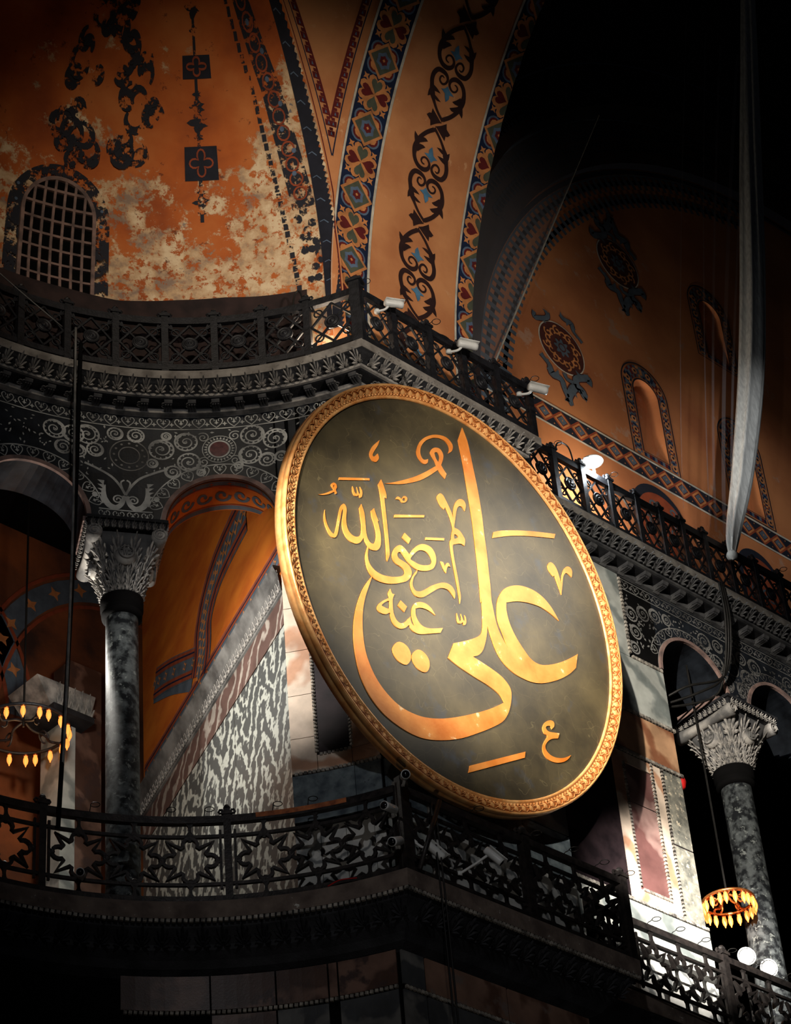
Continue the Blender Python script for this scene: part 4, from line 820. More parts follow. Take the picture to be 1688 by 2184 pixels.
# conch: dark leaf edge, worn band, square panels on a stem, faint arabesque, window
pn = Pens(); ue_ = rad(A0) * RC
zrow = lin(31.0, 38.0, 62)
for i, z in enumerate(zrow):
    for o in (0.16,):
        u = ue_ + 0.02; d = (zrow[1] - zrow[0]); pn['inkp'].poly([(u + 0.32, z - d * 0.5), (u + 0.05, z - d * 0.45), (u + 0.0, z + d * 0.2), (u + 0.05, z + d * 0.55), (u + 0.32, z + d * 0.5)], mC, 0.014)
        if i % 4 == 1: pn['ltblue'].ribbon([(u + 0.28, z + 0.1), (u + 0.2, z + 0.12), (u + 0.12, z + 0.03)], 0.02, mC, 0.02)
def patchy(mb, u0, u1, z0, z1, nu, nz, keep, mp=mC, h=0.013, wob=0.0):
    for i in range(nu):
        for j in range(nz):
            if random.random() > keep: continue
            a = lambda: random.uniform(-0.25, 0.25)
            du, dz = (u1 - u0) / nu, (z1 - z0) / nz; u, z = u0 + (i + 0.5) * du, z0 + (j + 0.5) * dz
            n = random.choice((6, 7, 8)); mb.poly([(u + du * (0.55 + 0.3 * a()) * cos(2 * pi * k / n + 0.3) * 1.25, z + dz * (0.55 + 0.4 * a()) * sin(2 * pi * k / n + 0.3) * 1.25) for k in range(n)], mp, h)
B0 = [(4.78, 37.45), (4.45, 36.12), (4.25, 34.4), (4.01, 32.07)]
def bandu(z): 
    for (ua, za), (ub, zb_) in zip(B0, B0[1:]):
        if z >= zb_: return ub + (ua - ub) * (z - zb_) / (za - zb_)
    return B0[-1][0]
for z in lin(31.9, 38.2, 40):
    u = bandu(z); pn['inkworn'].poly([(u - 0.04, z), (u + 0.05, z), (u + 0.05, z + 0.13), (u - 0.04, z + 0.13)], mC, 0.012)
mC2 = lambda u, v, h=0.0: mC(bandu(v) - u, v, h)
pn['inkworn'].grid(lambda u, z: mC2(u, z, 0.013), (0.2, 0.35, 0.5, 0.66), lin(33.9, 38.2, 30)); patchy(pn['inkworn'], 0.2, 0.7, 32.2, 33.9, 4, 12, 0.4, mC2)
for z in lin(34.2, 38, 14):
    pn['brick'].ribbon(circle(bandu(z) - 0.43, z, 0.13, 12), 0.035, mC, 0.018, True)
for k in range(9):
    z = 34.6 + k * 0.42; pn['ltblue'].poly(circle(bandu(z) - 0.42 - 0.12 * (k % 2), z, 0.05, 7), mC, 0.022)
for z0, z1 in ((36.43, 36.77), (34.72, 35.34), (38.0, 38.4)):
    uc = 5.72; hw_ = 0.34; pn['inkp'].poly([(uc - hw_, z0), (uc + hw_, z0), (uc + hw_, z1), (uc - hw_, z1)], mC, 0.012)
    zc = (z0 + z1) / 2; s_ = (z1 - z0) * 0.4
    fl = [(uc + 0.24 * (0.35 + 0.65 * abs(cos(2 * a))) * cos(a), zc + s_ * (0.35 + 0.65 * abs(cos(2 * a))) * sin(a)) for a in lin(0, 2 * pi, 33)[:-1]]
    pn['brick'].ribbon(fl, 0.035, mC, 0.034, True)
for z, r in ((38.7, .2), (37.7, .16), (37.4, .24), (37.1, .13), (36.2, .12), (36.0, .2), (35.75, .26), (35.5, .12), (34.5, .1), (34.3, .2), (34.1, .1)):
    if z < 38.6: pn['inkworn'].poly([(5.74 + r * (0.7 + 0.3 * cos(5 * a)) * cos(a), z + r * 0.75 * (0.75 + 0.25 * cos(4 * a)) * sin(a)) for a in lin(0, 2 * pi, 21)[:-1]], mC, 0.012)
pn['inkworn'].ribbon([(5.75, z) for z in lin(33.9, 38.5, 20)], 0.07, mC, 0.011)
for k in range(80):       # remains of a large dark arabesque
    z = 34.9 + 3.5 * random.random(); u = 7.75 + (0.35 + 0.5 * sin((z - 34.6) * 1.2)) * random.choice((-1, 1)) * random.uniform(0.3, 1.3); r = random.uniform(0.14, 0.3)
    pn['inkworn'].ribbon(spiral(u, z, r, random.uniform(0.5, 0.9), random.uniform(0, 6), random.choice((-1, 1)), 12, 0.5), [0.05 + 0.09 * sin(pi * i / 12) for i in range(13)], mC, 0.011 + 0.0004 * k)
# window: worn dark surround
def wout(f): 
    u0, u1, z0, zt = 7.82 - f, 9.22 + f, 32.0, 34.45 + f; r = (u1 - u0) / 2; c = (u0 + u1) / 2; zs_ = zt - r
    return [(u0, z0), (u1, z0)] + [(c + r * cos(pi * k / 20), zs_ + r * sin(pi * k / 20)) for k in range(21)]
pn['inkworn'].poly(wout(0.30), mC, 0.010, [wout(0.02)])
for k in range(12): pn['ltblue'].poly(circle(9.36 if k % 2 else 7.68, 32.4 + 0.16 * k, 0.035, 6), mC, 0.02)
pn.done(wc, {'inkp': 'painted_leaf_edge', 'inkworn': 'painted_dark_ornament', 'ltblue': 'painted_bud', 'brick': 'painted_quatrefoil'})
win = MB(); win.grid(lambda u, f: mC(u, 32.0 + (33.75 + sqrt(max(0.0, 0.49 - (u - 8.52) ** 2)) - 32.0) * f, 0.018), lin(7.82, 9.22, 19), lin(0, 1, 12)); wo = win.build('window_1', 'black'); struct(wo, 'arched lattice window in the peeling half-dome')
for u in lin(7.82, 9.22, 8): 
    zt = 34.45 - 0.7 + sqrt(max(0.0, 0.49 - (u - 8.52) ** 2)); zz = lin(32.0, max(32.2, zt), 12)
    MB().ribbon([(u, z) for z in zz], 0.05, mC, 0.06, thick=0.05).build('window_bar', 'pinkstone', wo)
for z in lin(32.0, 34.2, 8):
    hw_ = 0.7 if z < 33.75 else sqrt(max(0.02, 0.49 - (z - 33.75) ** 2)); MB().ribbon([(u, z) for u in lin(8.52 - hw_, 8.52 + hw_, 10)], 0.05, mC, 0.062, thick=0.05).build('window_bar', 'pinkstone', wo)
MB().ribbon(wout(0.0)[1:] + [wout(0.0)[0]], 0.07, mC, 0.066, thick=0.06).build('window_frame', 'pinkstone', wo)
# tympanum: diamond band, two rosette medallions, niche surrounds, lunette border
pn = Pens()
def bz(x): return 33.06
pn['inkp'].poly([(26.6, 33.06), (44, 33.06), (44, 33.62), (26.6, 33.62)], mT, 0.008)
for z in (33.05, 33.63): pn['linew'].poly([(26.6, z - 0.025), (44, z - 0.025), (44, z + 0.025), (26.6, z + 0.025)], mT, 0.014)
for k in range(30):
    x = 28.4 + 0.525 * k; c = (x, 33.34); hx, hz = 0.30, 0.27
    for r, m_, h in ((1.0, 'brick', 0.010), (0.78, 'orangep', 0.013), (0.56, 'redp', 0.016), (0.46, 'greyp', 0.019), (0.09, 'orangep', 0.022)):
        pn[m_].poly([(x + hx * r, c[1]), (x, c[1] + hz * r), (x - hx * r, c[1]), (x, c[1] - hz * r)], mT, h + 0.0004 * (k % 2))
    for z in (33.14, 33.54): pn['orangep'].poly(circle(x + 0.26, z, 0.018, 6), mT, 0.02)
m0 = pts('med')[0]
for mi, (mx_, mz_) in enumerate(pts('med')):
    mz_ = mz_ + 0.0; R = 0.66
    pn['linew'].poly(circle(mx_, mz_, R + 0.03, 40), mT, 0.008); pn['umber'].poly(circle(mx_, mz_, R, 40), mT, 0.011)
    for q in range(8):
        a = q * pi / 4
        pn['orangep'].ribbon(spiral(mx_ + 0.45 * cos(a + 0.2), mz_ + 0.45 * sin(a + 0.2), 0.13, 1.1, a, 1, 16, 0.2), 0.045, mT, 0.016)
        pn['orangep'].ribbon(spiral(mx_ + 0.40 * cos(a - 0.25), mz_ + 0.40 * sin(a - 0.25), 0.12, 0.9, a + 2, -1, 16, 0.2), 0.04, mT, 0.0165)
    pn['greyp'].poly([(mx_ + 0.25 * (0.8 + 0.2 * cos(8 * a)) * cos(a), mz_ + 0.25 * (0.8 + 0.2 * cos(8 * a)) * sin(a)) for a in lin(0, 2 * pi, 49)[:-1]], mT, 0.020); pn['umber'].ribbon(circle(mx_, mz_, 0.1, 16), 0.03, mT, 0.024, True)
    for half in (0, 1):
        for nm in ('crt1', 'crt2', 'crt3', 'crt4', 'crt5'):
            P_, W_ = stroke(nm, 4)
            if mi == 0 and half:
                if nm not in ('crt1', 'crt2'): continue
                P_, W_ = P_[:len(P_) * 2 // 3], [x * 0.7 for x in W_[:len(W_) * 2 // 3]]
            P_ = rotp(P_, m0, pi) if half else P_
            P_ = [(x + mx_ - m0[0], z + mz_ - m0[1]) for x, z in P_]
            pn['umber'].ribbon(P_, [x * 1.2 + 0.015 for x in W_], mT, 0.008); pn['greyp'].ribbon(P_, W_, mT, 0.011)
            for k in range(3, len(P_) - 2, 5):      # barbs along the scrolls
                dx, dz = P_[k + 1][0] - P_[k][0], P_[k + 1][1] - P_[k][1]; L = sqrt(dx * dx + dz * dz) or 1; sd = 1 if k % 2 else -1; b_ = W_[k] * 0.95 + 0.02
                pn['greyp'].poly([(P_[k][0], P_[k][1]), (P_[k][0] + dx / L * b_, P_[k][1] + dz / L * b_), (P_[k][0] + dx / L * b_ * 0.9 - dz / L * sd * b_ * 1.1, P_[k][1] + dz / L * b_ * 0.9 + dx / L * sd * b_ * 1.1)], mT, 0.012)
# checkered niche surrounds
for ni, nc in enumerate(NICHES):
    x0, x1, z0, zt, _ = nc; L = niche_outline(x0, x1, z0, zt, 24); I = niche_outline(*inner_niche(nc), 24)
    pn['inkp'].ribbon(L, 0.035, mT, 0.012, True); pn['inkp'].ribbon(I, 0.04, mT, 0.012, True)
    # walk round both outlines together
    def dens(Q, n):
        Q = Q + [Q[0]]; L_ = [sqrt((b[0] - a[0]) ** 2 + (b[1] - a[1]) ** 2) for a, b in zip(Q, Q[1:])]; T = sum(L_); out = []; i = 0; acc = 0
        for k in range(n + 1):
            s = T * k / n
            while i < len(L_) - 1 and acc + L_[i] < s: acc += L_[i]; i += 1
            f = (s - acc) / L_[i]; out.append((Q[i][0] + (Q[i + 1][0] - Q[i][0]) * f, Q[i][1] + (Q[i + 1][1] - Q[i][1]) * f))
        return out
    Lb = [(x0 + 0.05, z0 + 0.04), (x1 - 0.05, z0 + 0.04)]
    segs = []   # left side, arch, right side as (inner pt, outer pt)
    xi0, xi1, zi0, zit = inner_niche(nc); rI = (xi1 - xi0) / 2; rO = (x1 - x0) / 2 - 0.06; cI = (xi0 + xi1) / 2; cO = (x0 + x1) / 2
    N = 34; lad = []
    for k in range(N): f = k / N; lad.append(((xi1 + 0.05, z0 + 0.05 + (zit - rI - z0) * f), (x1 - 0.06, z0 + 0.05 + (zt - 0.06 - rO - z0) * f)))
    for k in range(21): a = pi * k / 20; lad.append(((cI + (rI + 0.05) * cos(a), zit - rI + (rI + 0.05) * sin(a)), (cO + rO * cos(a), zt - 0.06 - rO + rO * sin(a))))
    for k in range(N): f = 1 - (k + 1) / N; lad.append(((xi0 - 0.05, z0 + 0.05 + (zit - rI - z0) * f), (x0 + 0.06, z0 + 0.05 + (zt - 0.06 - rO - z0) * f)))
    for k in range(len(lad) - 1):
        for c in range(4):
            g = lambda p, f: (p[0][0] + (p[1][0] - p[0][0]) * f, p[0][1] + (p[1][1] - p[0][1]) * f)
            q = [g(lad[k], c / 4), g(lad[k + 1], c / 4), g(lad[k + 1], (c + 1) / 4), g(lad[k], (c + 1) / 4)]
            ph = (k + (c if c < 2 else 3 - c)) ; grp = (k // 5) % 2
            m_ = ('greyp', 'redp')[ph % 2] if grp else ('greyp', 'navy')[ph % 2]
            if ph % 7 == 3: m_ = 'orangep'
            pn[m_].poly(q, mT, 0.010)
    for k in range(2, len(lad) - 2, 5):
        c = ((lad[k][0][0] + lad[k][1][0]) / 2, (lad[k][0][1] + lad[k][1][1]) / 2); pn['orangep'].poly(circle(c[0], c[1], 0.085, 10), mT, 0.016); pn['inkp'].poly(circle(c[0], c[1], 0.04, 6), mT, 0.02)
    for k in range(10):
        xa = xi0 + (xi1 - xi0) * k / 10; pn[('navy', 'greyp', 'redp')[k % 3]].poly([(xa, z0 + 0.06), (xa + 0.08, z0 + 0.06), (xa + 0.08, zi0 - 0.03), (xa, zi0 - 0.03)], mT, 0.011)
# lunette border: crosses along the arc
for a in lin(100, 177, 64):
    for r, m_ in ((13.1, 'greyp'), (12.6, 'greyp')):
        x, z = ACX + r * cos(rad(a)), ACZ + r * sin(rad(a))
        if x < 26.8: continue
        pn[m_].poly(rotp([(x - 0.06, z - 0.2), (x + 0.06, z - 0.2), (x + 0.06, z - 0.06), (x + 0.2, z - 0.06), (x + 0.2, z + 0.06), (x + 0.06, z + 0.06), (x + 0.06, z + 0.2), (x - 0.06, z + 0.2), (x - 0.06, z + 0.06), (x - 0.2, z + 0.06), (x - 0.2, z - 0.06), (x - 0.06, z - 0.06)], (x, z), rad(a)), mT, 0.012)
pn['inkp'].ribbon([(ACX + 13.4 * cos(rad(a)), ACZ + 13.4 * sin(rad(a))) for a in lin(60, 182, 60)], 0.12, mT, 0.013); pn['greyp'].ribbon([(ACX + 13.3 * cos(rad(a)), ACZ + 13.3 * sin(rad(a))) for a in lin(60, 182, 60)], 0.05, mT, 0.016)
mR = lambda u, v, h=0.0: V((u, 23.88 - h, v)); mR2 = lambda u, v, h=0.0: V((u, 23.18 - h, v))
for a in lin(95, 152, 70):
    for r, mm in ((13.95, mR), (14.35, mR), (15.1, mR2), (15.5, mR2)):
        x, z = ACX + r * cos(rad(a)), ACZ + r * sin(rad(a)); pn['inkp'].ribbon(spiral(x, z, 0.17, 0.7, rad(a * 5), 1, 8, 0.4), 0.07, mm, 0.02)
for r, mm in ((14.65, mR), (15.75, mR2)): pn['greyp'].ribbon([(ACX + r * cos(rad(a)), ACZ + r * sin(rad(a))) for a in lin(85, 176 if r < 15 else 152, 60)], 0.05, mm, 0.03)
# blind arches low on the tympanum behind the railing
for cx, w2, zt in ((32.72, 0.85, 32.96), (35.85, 0.72, 32.72)):
    pn['inkp'].poly([(cx - w2, 29.6), (cx + w2, 29.6)] + [(cx + w2 * cos(pi * k / 20), zt - w2 + w2 * sin(pi * k / 20)) for k in range(21)], mT, 0.008)
    pn['porphp' if False else 'brick'].poly([(cx - w2 + 0.1, 29.6), (cx + w2 - 0.02, 29.6)] + [(cx + 0.05 + (w2 - 0.1) * cos(pi * k / 20), zt - w2 - 0.1 + (w2 - 0.1) * sin(pi * k / 20)) for k in range(21)], mT, 0.012)
    for k in range(8): pn['greyp'].ribbon(spiral(cx + random.uniform(-0.5, 0.5), zt - 0.5 - random.random() * 0.7, 0.14, 0.8, k, 1, 10), 0.05, mT, 0.016)
pn.done(wty, {'inkp': 'painted_band', 'linew': 'painted_line', 'greyp': 'painted_cartouche', 'redp': 'painted_medallion', 'orangep': 'painted_diamond', 'navy': 'painted_check', 'brick': 'painted_lozenge'})
# gallery wall: blue and red painted ribs on the orange vault wall
pn = Pens()
P_, W_ = stroke('w_rib', 6)
W_ = [x * 0.85 for x in W_]
def rib(P_, W_, h0):
    W0 = sum(W_) / len(W_)
    pn['greyp'].ribbon(P_, W_, mW, h0); 
    for k in (-0.47, 0.47):
        Q = MB(); off = []
        for i in range(len(P_)):
            a = P_[max(i - 1, 0)]; b = P_[min(i + 1, len(P_) - 1)]; dx, dy = b[0] - a[0], b[1] - a[1]; L = sqrt(dx * dx + dy * dy); off.append((P_[i][0] - dy / L * W_[i] * k * 0.72, P_[i][1] + dx / L * W_[i] * k * 0.72))
        pn['brick'].ribbon(off, [x * 0.26 for x in W_], mW, h0 + 0.004); pn['navy'].ribbon([(x, y) for x, y in off], [x * 0.05 for x in W_], mW, h0 + 0.008)
    n = len(P_)
    for i in range(0, n, 2):
        pn['orangep'].poly([(P_[i][0] + W_[i] * 0.2 * (0.7 + 0.3 * cos(4 * a)) * cos(a), P_[i][1] + W_[i] * 0.17 * (0.7 + 0.3 * cos(4 * a)) * sin(a)) for a in lin(0, 2 * pi, 13)[:-1]], mW, h0 + 0.008); pn['greyp'].poly(circle(P_[i][0], P_[i][1], W_[i] * 0.07, 8), mW, h0 + 0.012)
rib(P_, W_, 0.012)
P2, W2 = stroke('w_rib2', 5); rib(P2, [x * 0.7 for x in W2], 0.02); P2, W2 = stroke('w_rib3', 5); pn['greyp'].ribbon(P2, W2, mW, 0.012)
P2 = [(u, 25.95) for u in lin(0.0, 7.3, 40)]; rib(P2, [0.58] * 40, 0.012)
pn.done(wi, {'greyp': 'painted_rib', 'brick': 'painted_red_line', 'navy': 'painted_line', 'orangep': 'painted_star'})
# arch soffit of the first bay: orange with blue scrolls
mb = MB(); ue0 = ecent[0]
mSo = lambda a, d, h=0.0: mE(ue0 + (HW - h) * cos(a), ZSP + (HW - h) * sin(a), -d)
mb.grid(lambda a, d: mSo(a, d, 0.01), lin(0, pi, 30), (0.03, 0.84)); so = mb.build('arch_soffit', 'orange_gal', wa)
pn = Pens()
mso2 = lambda u, v, h=0.0: mSo(u, v, 0.01 + h)
for v_, w_ in ((0.09, 0.10), (0.75, 0.12)): pn['greyp'].ribbon([(a, v_) for a in lin(0.05, pi - 0.05, 30)], w_, mso2, 0.008)
for v_ in (0.16, 0.68): pn['brick'].ribbon([(a, v_) for a in lin(0.05, pi - 0.05, 30)], 0.03, mso2, 0.010)
for k in range(9):
    a = 0.25 + k * 0.33; pn['greyp'].ribbon([(a + 0.14 * cos(t_) * (1 - t_ / 9), 0.42 + 0.17 * sin(t_) * (1 - t_ / 9)) for t_ in lin(0, 7, 16)], 0.06, mso2, 0.011); pn['brick'].poly(star4(a + 0.16, 0.09, 0.05, 0), mso2, 0.014)
pn.done(so, {'greyp': 'painted_scroll', 'brick': 'painted_red_line'})
# exedra inlay: white marble scrolls on black
pn = Pens()
def scroll_circle(mb, mp, c, r, dr=1, a0=0.0, w_=0.034):
    S = []
    for k in range(61):
        t_ = k / 60; rr_ = r * (1.0 if t_ < 0.36 else 1 - 0.86 * ((t_ - 0.36) / 0.64) ** 0.9); a = a0 + dr * 2 * pi * 2.6 * t_; S.append((c[0] + rr_ * cos(a), c[1] + rr_ * sin(a)))
    mb.ribbon(S, [w_ * (1.0 - 0.45 * k / 60) for k in range(61)], mp, 0.006)
    for k in range(1, 30, 2):
        x, z = S[k]; dx, dz = c[0] - x, c[1] - z; L = sqrt(dx * dx + dz * dz); tx, tz = S[k + 1][0] - x, S[k + 1][1] - z; q = sqrt(tx * tx + tz * tz)
        s_ = r * 0.34 * (1 - k / 60); mb.poly([(x, z), (x + tx / q * s_ * 1.25, z + tz / q * s_ * 1.25), (x + dx / L * s_ * 0.95 + tx / q * s_ * 0.5, z + dz / L * s_ * 0.95 + tz / q * s_ * 0.5)], mp, 0.0065)
    for k in range(3): a = a0 + k * 2.1; mb.poly(circle(c[0] + r * 0.1 * cos(a), c[1] + r * 0.1 * sin(a), r * 0.08, 6), mp, 0.0068)
def heart_scroll(mb, mp, c, wd, ht, ang=0.0, w_=0.016):
    for s in (-1, 1):
        P_ = [(0.0, -0.5), (s * 0.30, -0.15), (s * 0.42, 0.2), (s * 0.30, 0.45), (s * 0.14, 0.38), (s * 0.16, 0.2)]
        P_ = smooth_open([(c[0] + x * wd * cos(ang) - y * ht * sin(ang), c[1] + x * wd * sin(ang) + y * ht * cos(ang)) for x, y in P_], 3); mb.ribbon(P_, w_, mp, 0.006)
        Q = [(s * 0.05, -0.1), (s * 0.16, 0.02), (s * 0.05, 0.05)]; mb.poly([(c[0] + x * wd * cos(ang) - y * ht * sin(ang), c[1] + x * wd * sin(ang) + y * ht * cos(ang)) for x, y in Q], mp, 0.006)
    Q = [(0.0, -0.2), (0.06, 0.0), (0.03, 0.3), (0.0, 0.38), (-0.03, 0.3), (-0.06, 0.0)]; mb.poly([(c[0] + x * wd * cos(ang) - y * ht * sin(ang), c[1] + x * wd * sin(ang) + y * ht * cos(ang)) for x, y in Q], mp, 0.006)
def inlay_wall(mb, mp, u0, u1, cents, hw, zsp, ztop, circ, bh=0.26):
    n = int((u1 - u0) / 0.3)
    for z in (ztop - bh - 0.05, ztop - 0.04): mb.ribbon([(u, z) for u in lin(u0, u1, max(4, n))], 0.022, mp, 0.006)
    for k in range(n):
        heart_scroll(mb, mp, (u0 + (k + 0.5) * (u1 - u0) / n, ztop - bh / 2 - 0.05), 0.26, bh * 0.8)
        mb.poly(star4(u0 + k * (u1 - u0) / n + 0.01, ztop - bh * 0.8, 0.05, 0), mp, 0.006)
    for c in cents:
        r2 = hw + bh + 0.06
        mb.ribbon([(c + r2 * cos(a), zsp + r2 * sin(a)) for a in lin(0.28, pi - 0.28, 30)], 0.022, mp, 0.006); mb.ribbon([(c + (hw + 0.07) * cos(a), zsp + (hw + 0.07) * sin(a)) for a in lin(0.0, pi, 30)], 0.02, mp, 0.006)
        for a in lin(0.35, pi - 0.35, 11): heart_scroll(mb, mp, (c + (hw + 0.07 + bh / 2) * cos(a), zsp + (hw + 0.07 + bh / 2) * sin(a)), 0.25, bh * 0.8, a - pi / 2)
    for (u, z, r, d_, a0) in circ: scroll_circle(mb, mp, (u, z), r, d_, a0)
circ = []
def X(x, y): # scroll centres measured on the exedra wall, metres
    return (5.244 - (x - 1145) * 0.00222 - 0.0, 28.30 - (y - 350) * 0.0027)
for x, y, r, d_, a0 in ((700, 355, .21, 1, 0), (890, 290, .19, -1, 2), (910, 455, .19, 1, 3), (785, 535, .13, -1, 1), (1405, 265, .2, 1, 2), (1580, 320, .2, -1, 4), (1380, 425, .19, -1, 1), (1510, 480, .14, 1, 0), (130, 285, .2, 1, 0), (345, 250, .13, 1, 2), (505, 252, .14, -1, 0), (190, 400, .14, 1, 2), (20, 300, .18, -1, 0), (630, 470, .09, 1, 1), (740, 245, .08, -1, 1), (60, 430, .13, 1, 0), (-60, 420, .14, -1, 1), (-130, 290, .19, 1, 1), (1620, 470, .1, 1, 0), (1290, 500, .07, 1, 0), (1000, 540, .07, -1, 0)):
    u, z = X(x, y); circ.append((u, z, r, d_, a0))
inlay_wall(pn['inlay'], mE, rad(JA) * RW - 1.3, rad(86) * RW, ecent[:2], HW, ZSP, 29.05, circ)
mb = pn['inlay']
for k in range(420):     # leaflets filling the field between the scrolls
    u, z = random.uniform(3.6, 9.2), random.uniform(27.0, 28.72); ok = True
    for (cu_, cz_, r, *_r) in circ + [(5.244, 28.28, 0.32), (6.78, 28.12, 0.36)]:
        if (u - cu_) ** 2 + (z - cz_) ** 2 < (r + 0.035) ** 2: ok = False
    for c_ in ecent[:2]:
        if (u - c_) ** 2 + (z - ZSP) ** 2 < (HW + 0.36) ** 2: ok = False
    if not ok or (abs(u - rad(60.8) * RW) < 0.62 and z < 27.75): continue
    a = random.uniform(0, 6.28); L = random.uniform(0.05, 0.085); mb.poly([(u, z), (u + L * 0.5 * cos(a + 0.5), z + L * 0.5 * sin(a + 0.5)), (u + L * cos(a), z + L * sin(a)), (u + L * 0.5 * cos(a - 0.5), z + L * 0.5 * sin(a - 0.5))], mE, 0.0055)
c = (5.244, 28.28)
pn['porph'].poly(circle(c[0], c[1], 0.165, 28), mE, 0.006); mb.ribbon(circle(c[0], c[1], 0.18, 28), 0.03, mE, 0.008, True); mb.ribbon(circle(c[0], c[1], 0.29, 28), 0.014, mE, 0.006, True)
for k in range(26):
    a = 2 * pi * k / 26; mb.poly([(c[0] + 0.215 * cos(a - 0.1), c[1] + 0.215 * sin(a - 0.1)), (c[0] + 0.215 * cos(a + 0.1), c[1] + 0.215 * sin(a + 0.1)), (c[0] + 0.275 * cos(a), c[1] + 0.275 * sin(a))], mE, 0.007)
for sx in (-1, 1):
    for sz in (-1, 1): mb.ribbon(spiral(c[0] + sx * 0.27, c[1] + sz * 0.27, 0.11, 1.6, pi / 4 + (0 if sx * sz > 0 else pi / 2), sx * sz, 24, 0.15), 0.02, mE, 0.0075)
c = (6.78, 28.12)
for r, w_ in ((0.18, 0.02), (0.33, 0.022)): pn['inlaydim'].ribbon(circle(c[0], c[1], r, 30), w_, mE, 0.006, True)
for k in range(12): a = 2 * pi * k / 12; pn['inlaydim'].poly(circle(c[0] + 0.26 * cos(a), c[1] + 0.26 * sin(a), 0.025, 5), mE, 0.006)
uo = rad(60.8) * RW         # two facing leafy beasts above the capital
for s in (-1, 1):
    f = lambda L: [(uo + s * x, 26.95 + z) for x, z in L]
    mb.ribbon(smooth_open(f([(0.02, 0.28), (0.06, 0.12), (0.16, 0.02), (0.28, 0.06), (0.36, 0.2), (0.37, 0.36), (0.34, 0.48)]), 4), [0.06, 0.065, 0.07, 0.075, 0.08, 0.085, 0.09, 0.095, 0.10, 0.105, 0.11, 0.11, 0.11, 0.11, 0.11, 0.11, 0.10, 0.10, 0.09, 0.08, 0.07, 0.06, 0.04, 0.02, 0.01], mE, 0.008)
    mb.ribbon(spiral(uo + s * 0.13, 27.14, 0.10, 1.6, pi if s > 0 else 0, -s, 24, 0.15), 0.028, mE, 0.0085)
    mb.ribbon(smooth_open(f([(0.0, 0.3), (0.1, 0.5), (0.25, 0.68), (0.5, 0.82), (0.7, 0.9)]), 4), 0.045, mE, 0.007); mb.ribbon(smooth_open(f([(0.02, 0.34), (0.08, 0.55), (0.02, 0.62)]), 4), 0.03, mE, 0.0075)
    for k in range(4): mb.poly(f([(0.33 + 0.015 * k, 0.2 + 0.09 * k), (0.48, 0.30 + 0.09 * k), (0.36, 0.3 + 0.09 * k)]), mE, 0.009)
    mb.poly([(uo + s * (0.52 + 0.05 * cos(a)), 27.2 + 0.06 * sin(a)) for a in lin(0, 2 * pi, 9)[:-1]], mE, 0.006)
mb.ribbon([(u, 26.92) for u in lin(uo - 0.45, uo + 0.45, 8)], 0.022, mE, 0.006)
for k in range(4): heart_scroll(mb, mE, (uo - 0.36 + 0.24 * k, 26.80), 0.22, 0.18)
pn.done(wa, {'inlay': 'marble_inlay', 'porph': 'porphyry_disc', 'inlaydim': 'inlay_disc'})
for c in ecent[:2]:         # raised grey mouldings round the arches, pink strip under the cornice
    MB().ribbon([(c + (HW + 0.03) * cos(a), ZSP + (HW + 0.03) * sin(a)) for a in lin(-0.02, pi + 0.02, 36)], 0.08, mE, 0.05, thick=0.06).build('arch_moulding', 'pinkstone', wa)
# nave arcade inlay
pn = Pens(); circ = []
for x0 in (33.14, 35.7, 38.26):
    for dx, dz, r in ((-0.45, 0.85, .2), (0.45, 0.85, .2), (-0.2, 0.5, .16), (0.22, 0.5, .16), (-0.75, 1.25, .18), (0.75, 1.25, .18), (0.0, 1.2, .15), (-0.35, 1.3, .14), (0.35, 1.3, .14)): circ.append((x0 + dx, NSP + dz, r, 1 if dx > 0 else -1, 1.0))
    pn['inlaydim'].ribbon(circle(x0, NSP + 0.95, 0.2, 24), 0.03, mN, 0.007, True)
for dx, dz, r in ((30.25, 28.2, .16), (30.6, 28.35, .16), (30.3, 27.8, .15), (30.95, 28.45, .15), (30.2, 27.4, .13), (31.3, 28.5, .12)): circ.append((dx, dz, r, 1, 0.5))
inlay_wall(pn['inlaydim'], mN, 30.02, 41.0, NC, NHW, NSP, 29.0, circ, 0.22)
mb = pn['inlaydim']
for k in range(700):
    u, z = random.uniform(30.1, 39), random.uniform(27.3, 28.65)
    if any((u - c_[0]) ** 2 + (z - c_[1]) ** 2 < (c_[2] + 0.03) ** 2 for c_ in circ) or any((u - c_) ** 2 + (z - NSP) ** 2 < (NHW + 0.3) ** 2 for c_ in NC): continue
    a = random.uniform(0, 6.28); L = random.uniform(0.06, 0.1); mb.poly([(u, z), (u + L * 0.5 * cos(a + 0.5), z + L * 0.5 * sin(a + 0.5)), (u + L * cos(a), z + L * sin(a)), (u + L * 0.5 * cos(a - 0.5), z + L * 0.5 * sin(a - 0.5))], mN, 0.0055)
pn.done(wv_, {'inlaydim': 'marble_inlay'})
for c in NC: MB().ribbon([(c + (NHW + 0.03) * cos(a), NSP + (NHW + 0.03) * sin(a)) for a in lin(-0.02, pi + 0.02, 36)], 0.07, mN, 0.05, thick=0.06).build('arch_moulding', 'pinkstone', wv_)
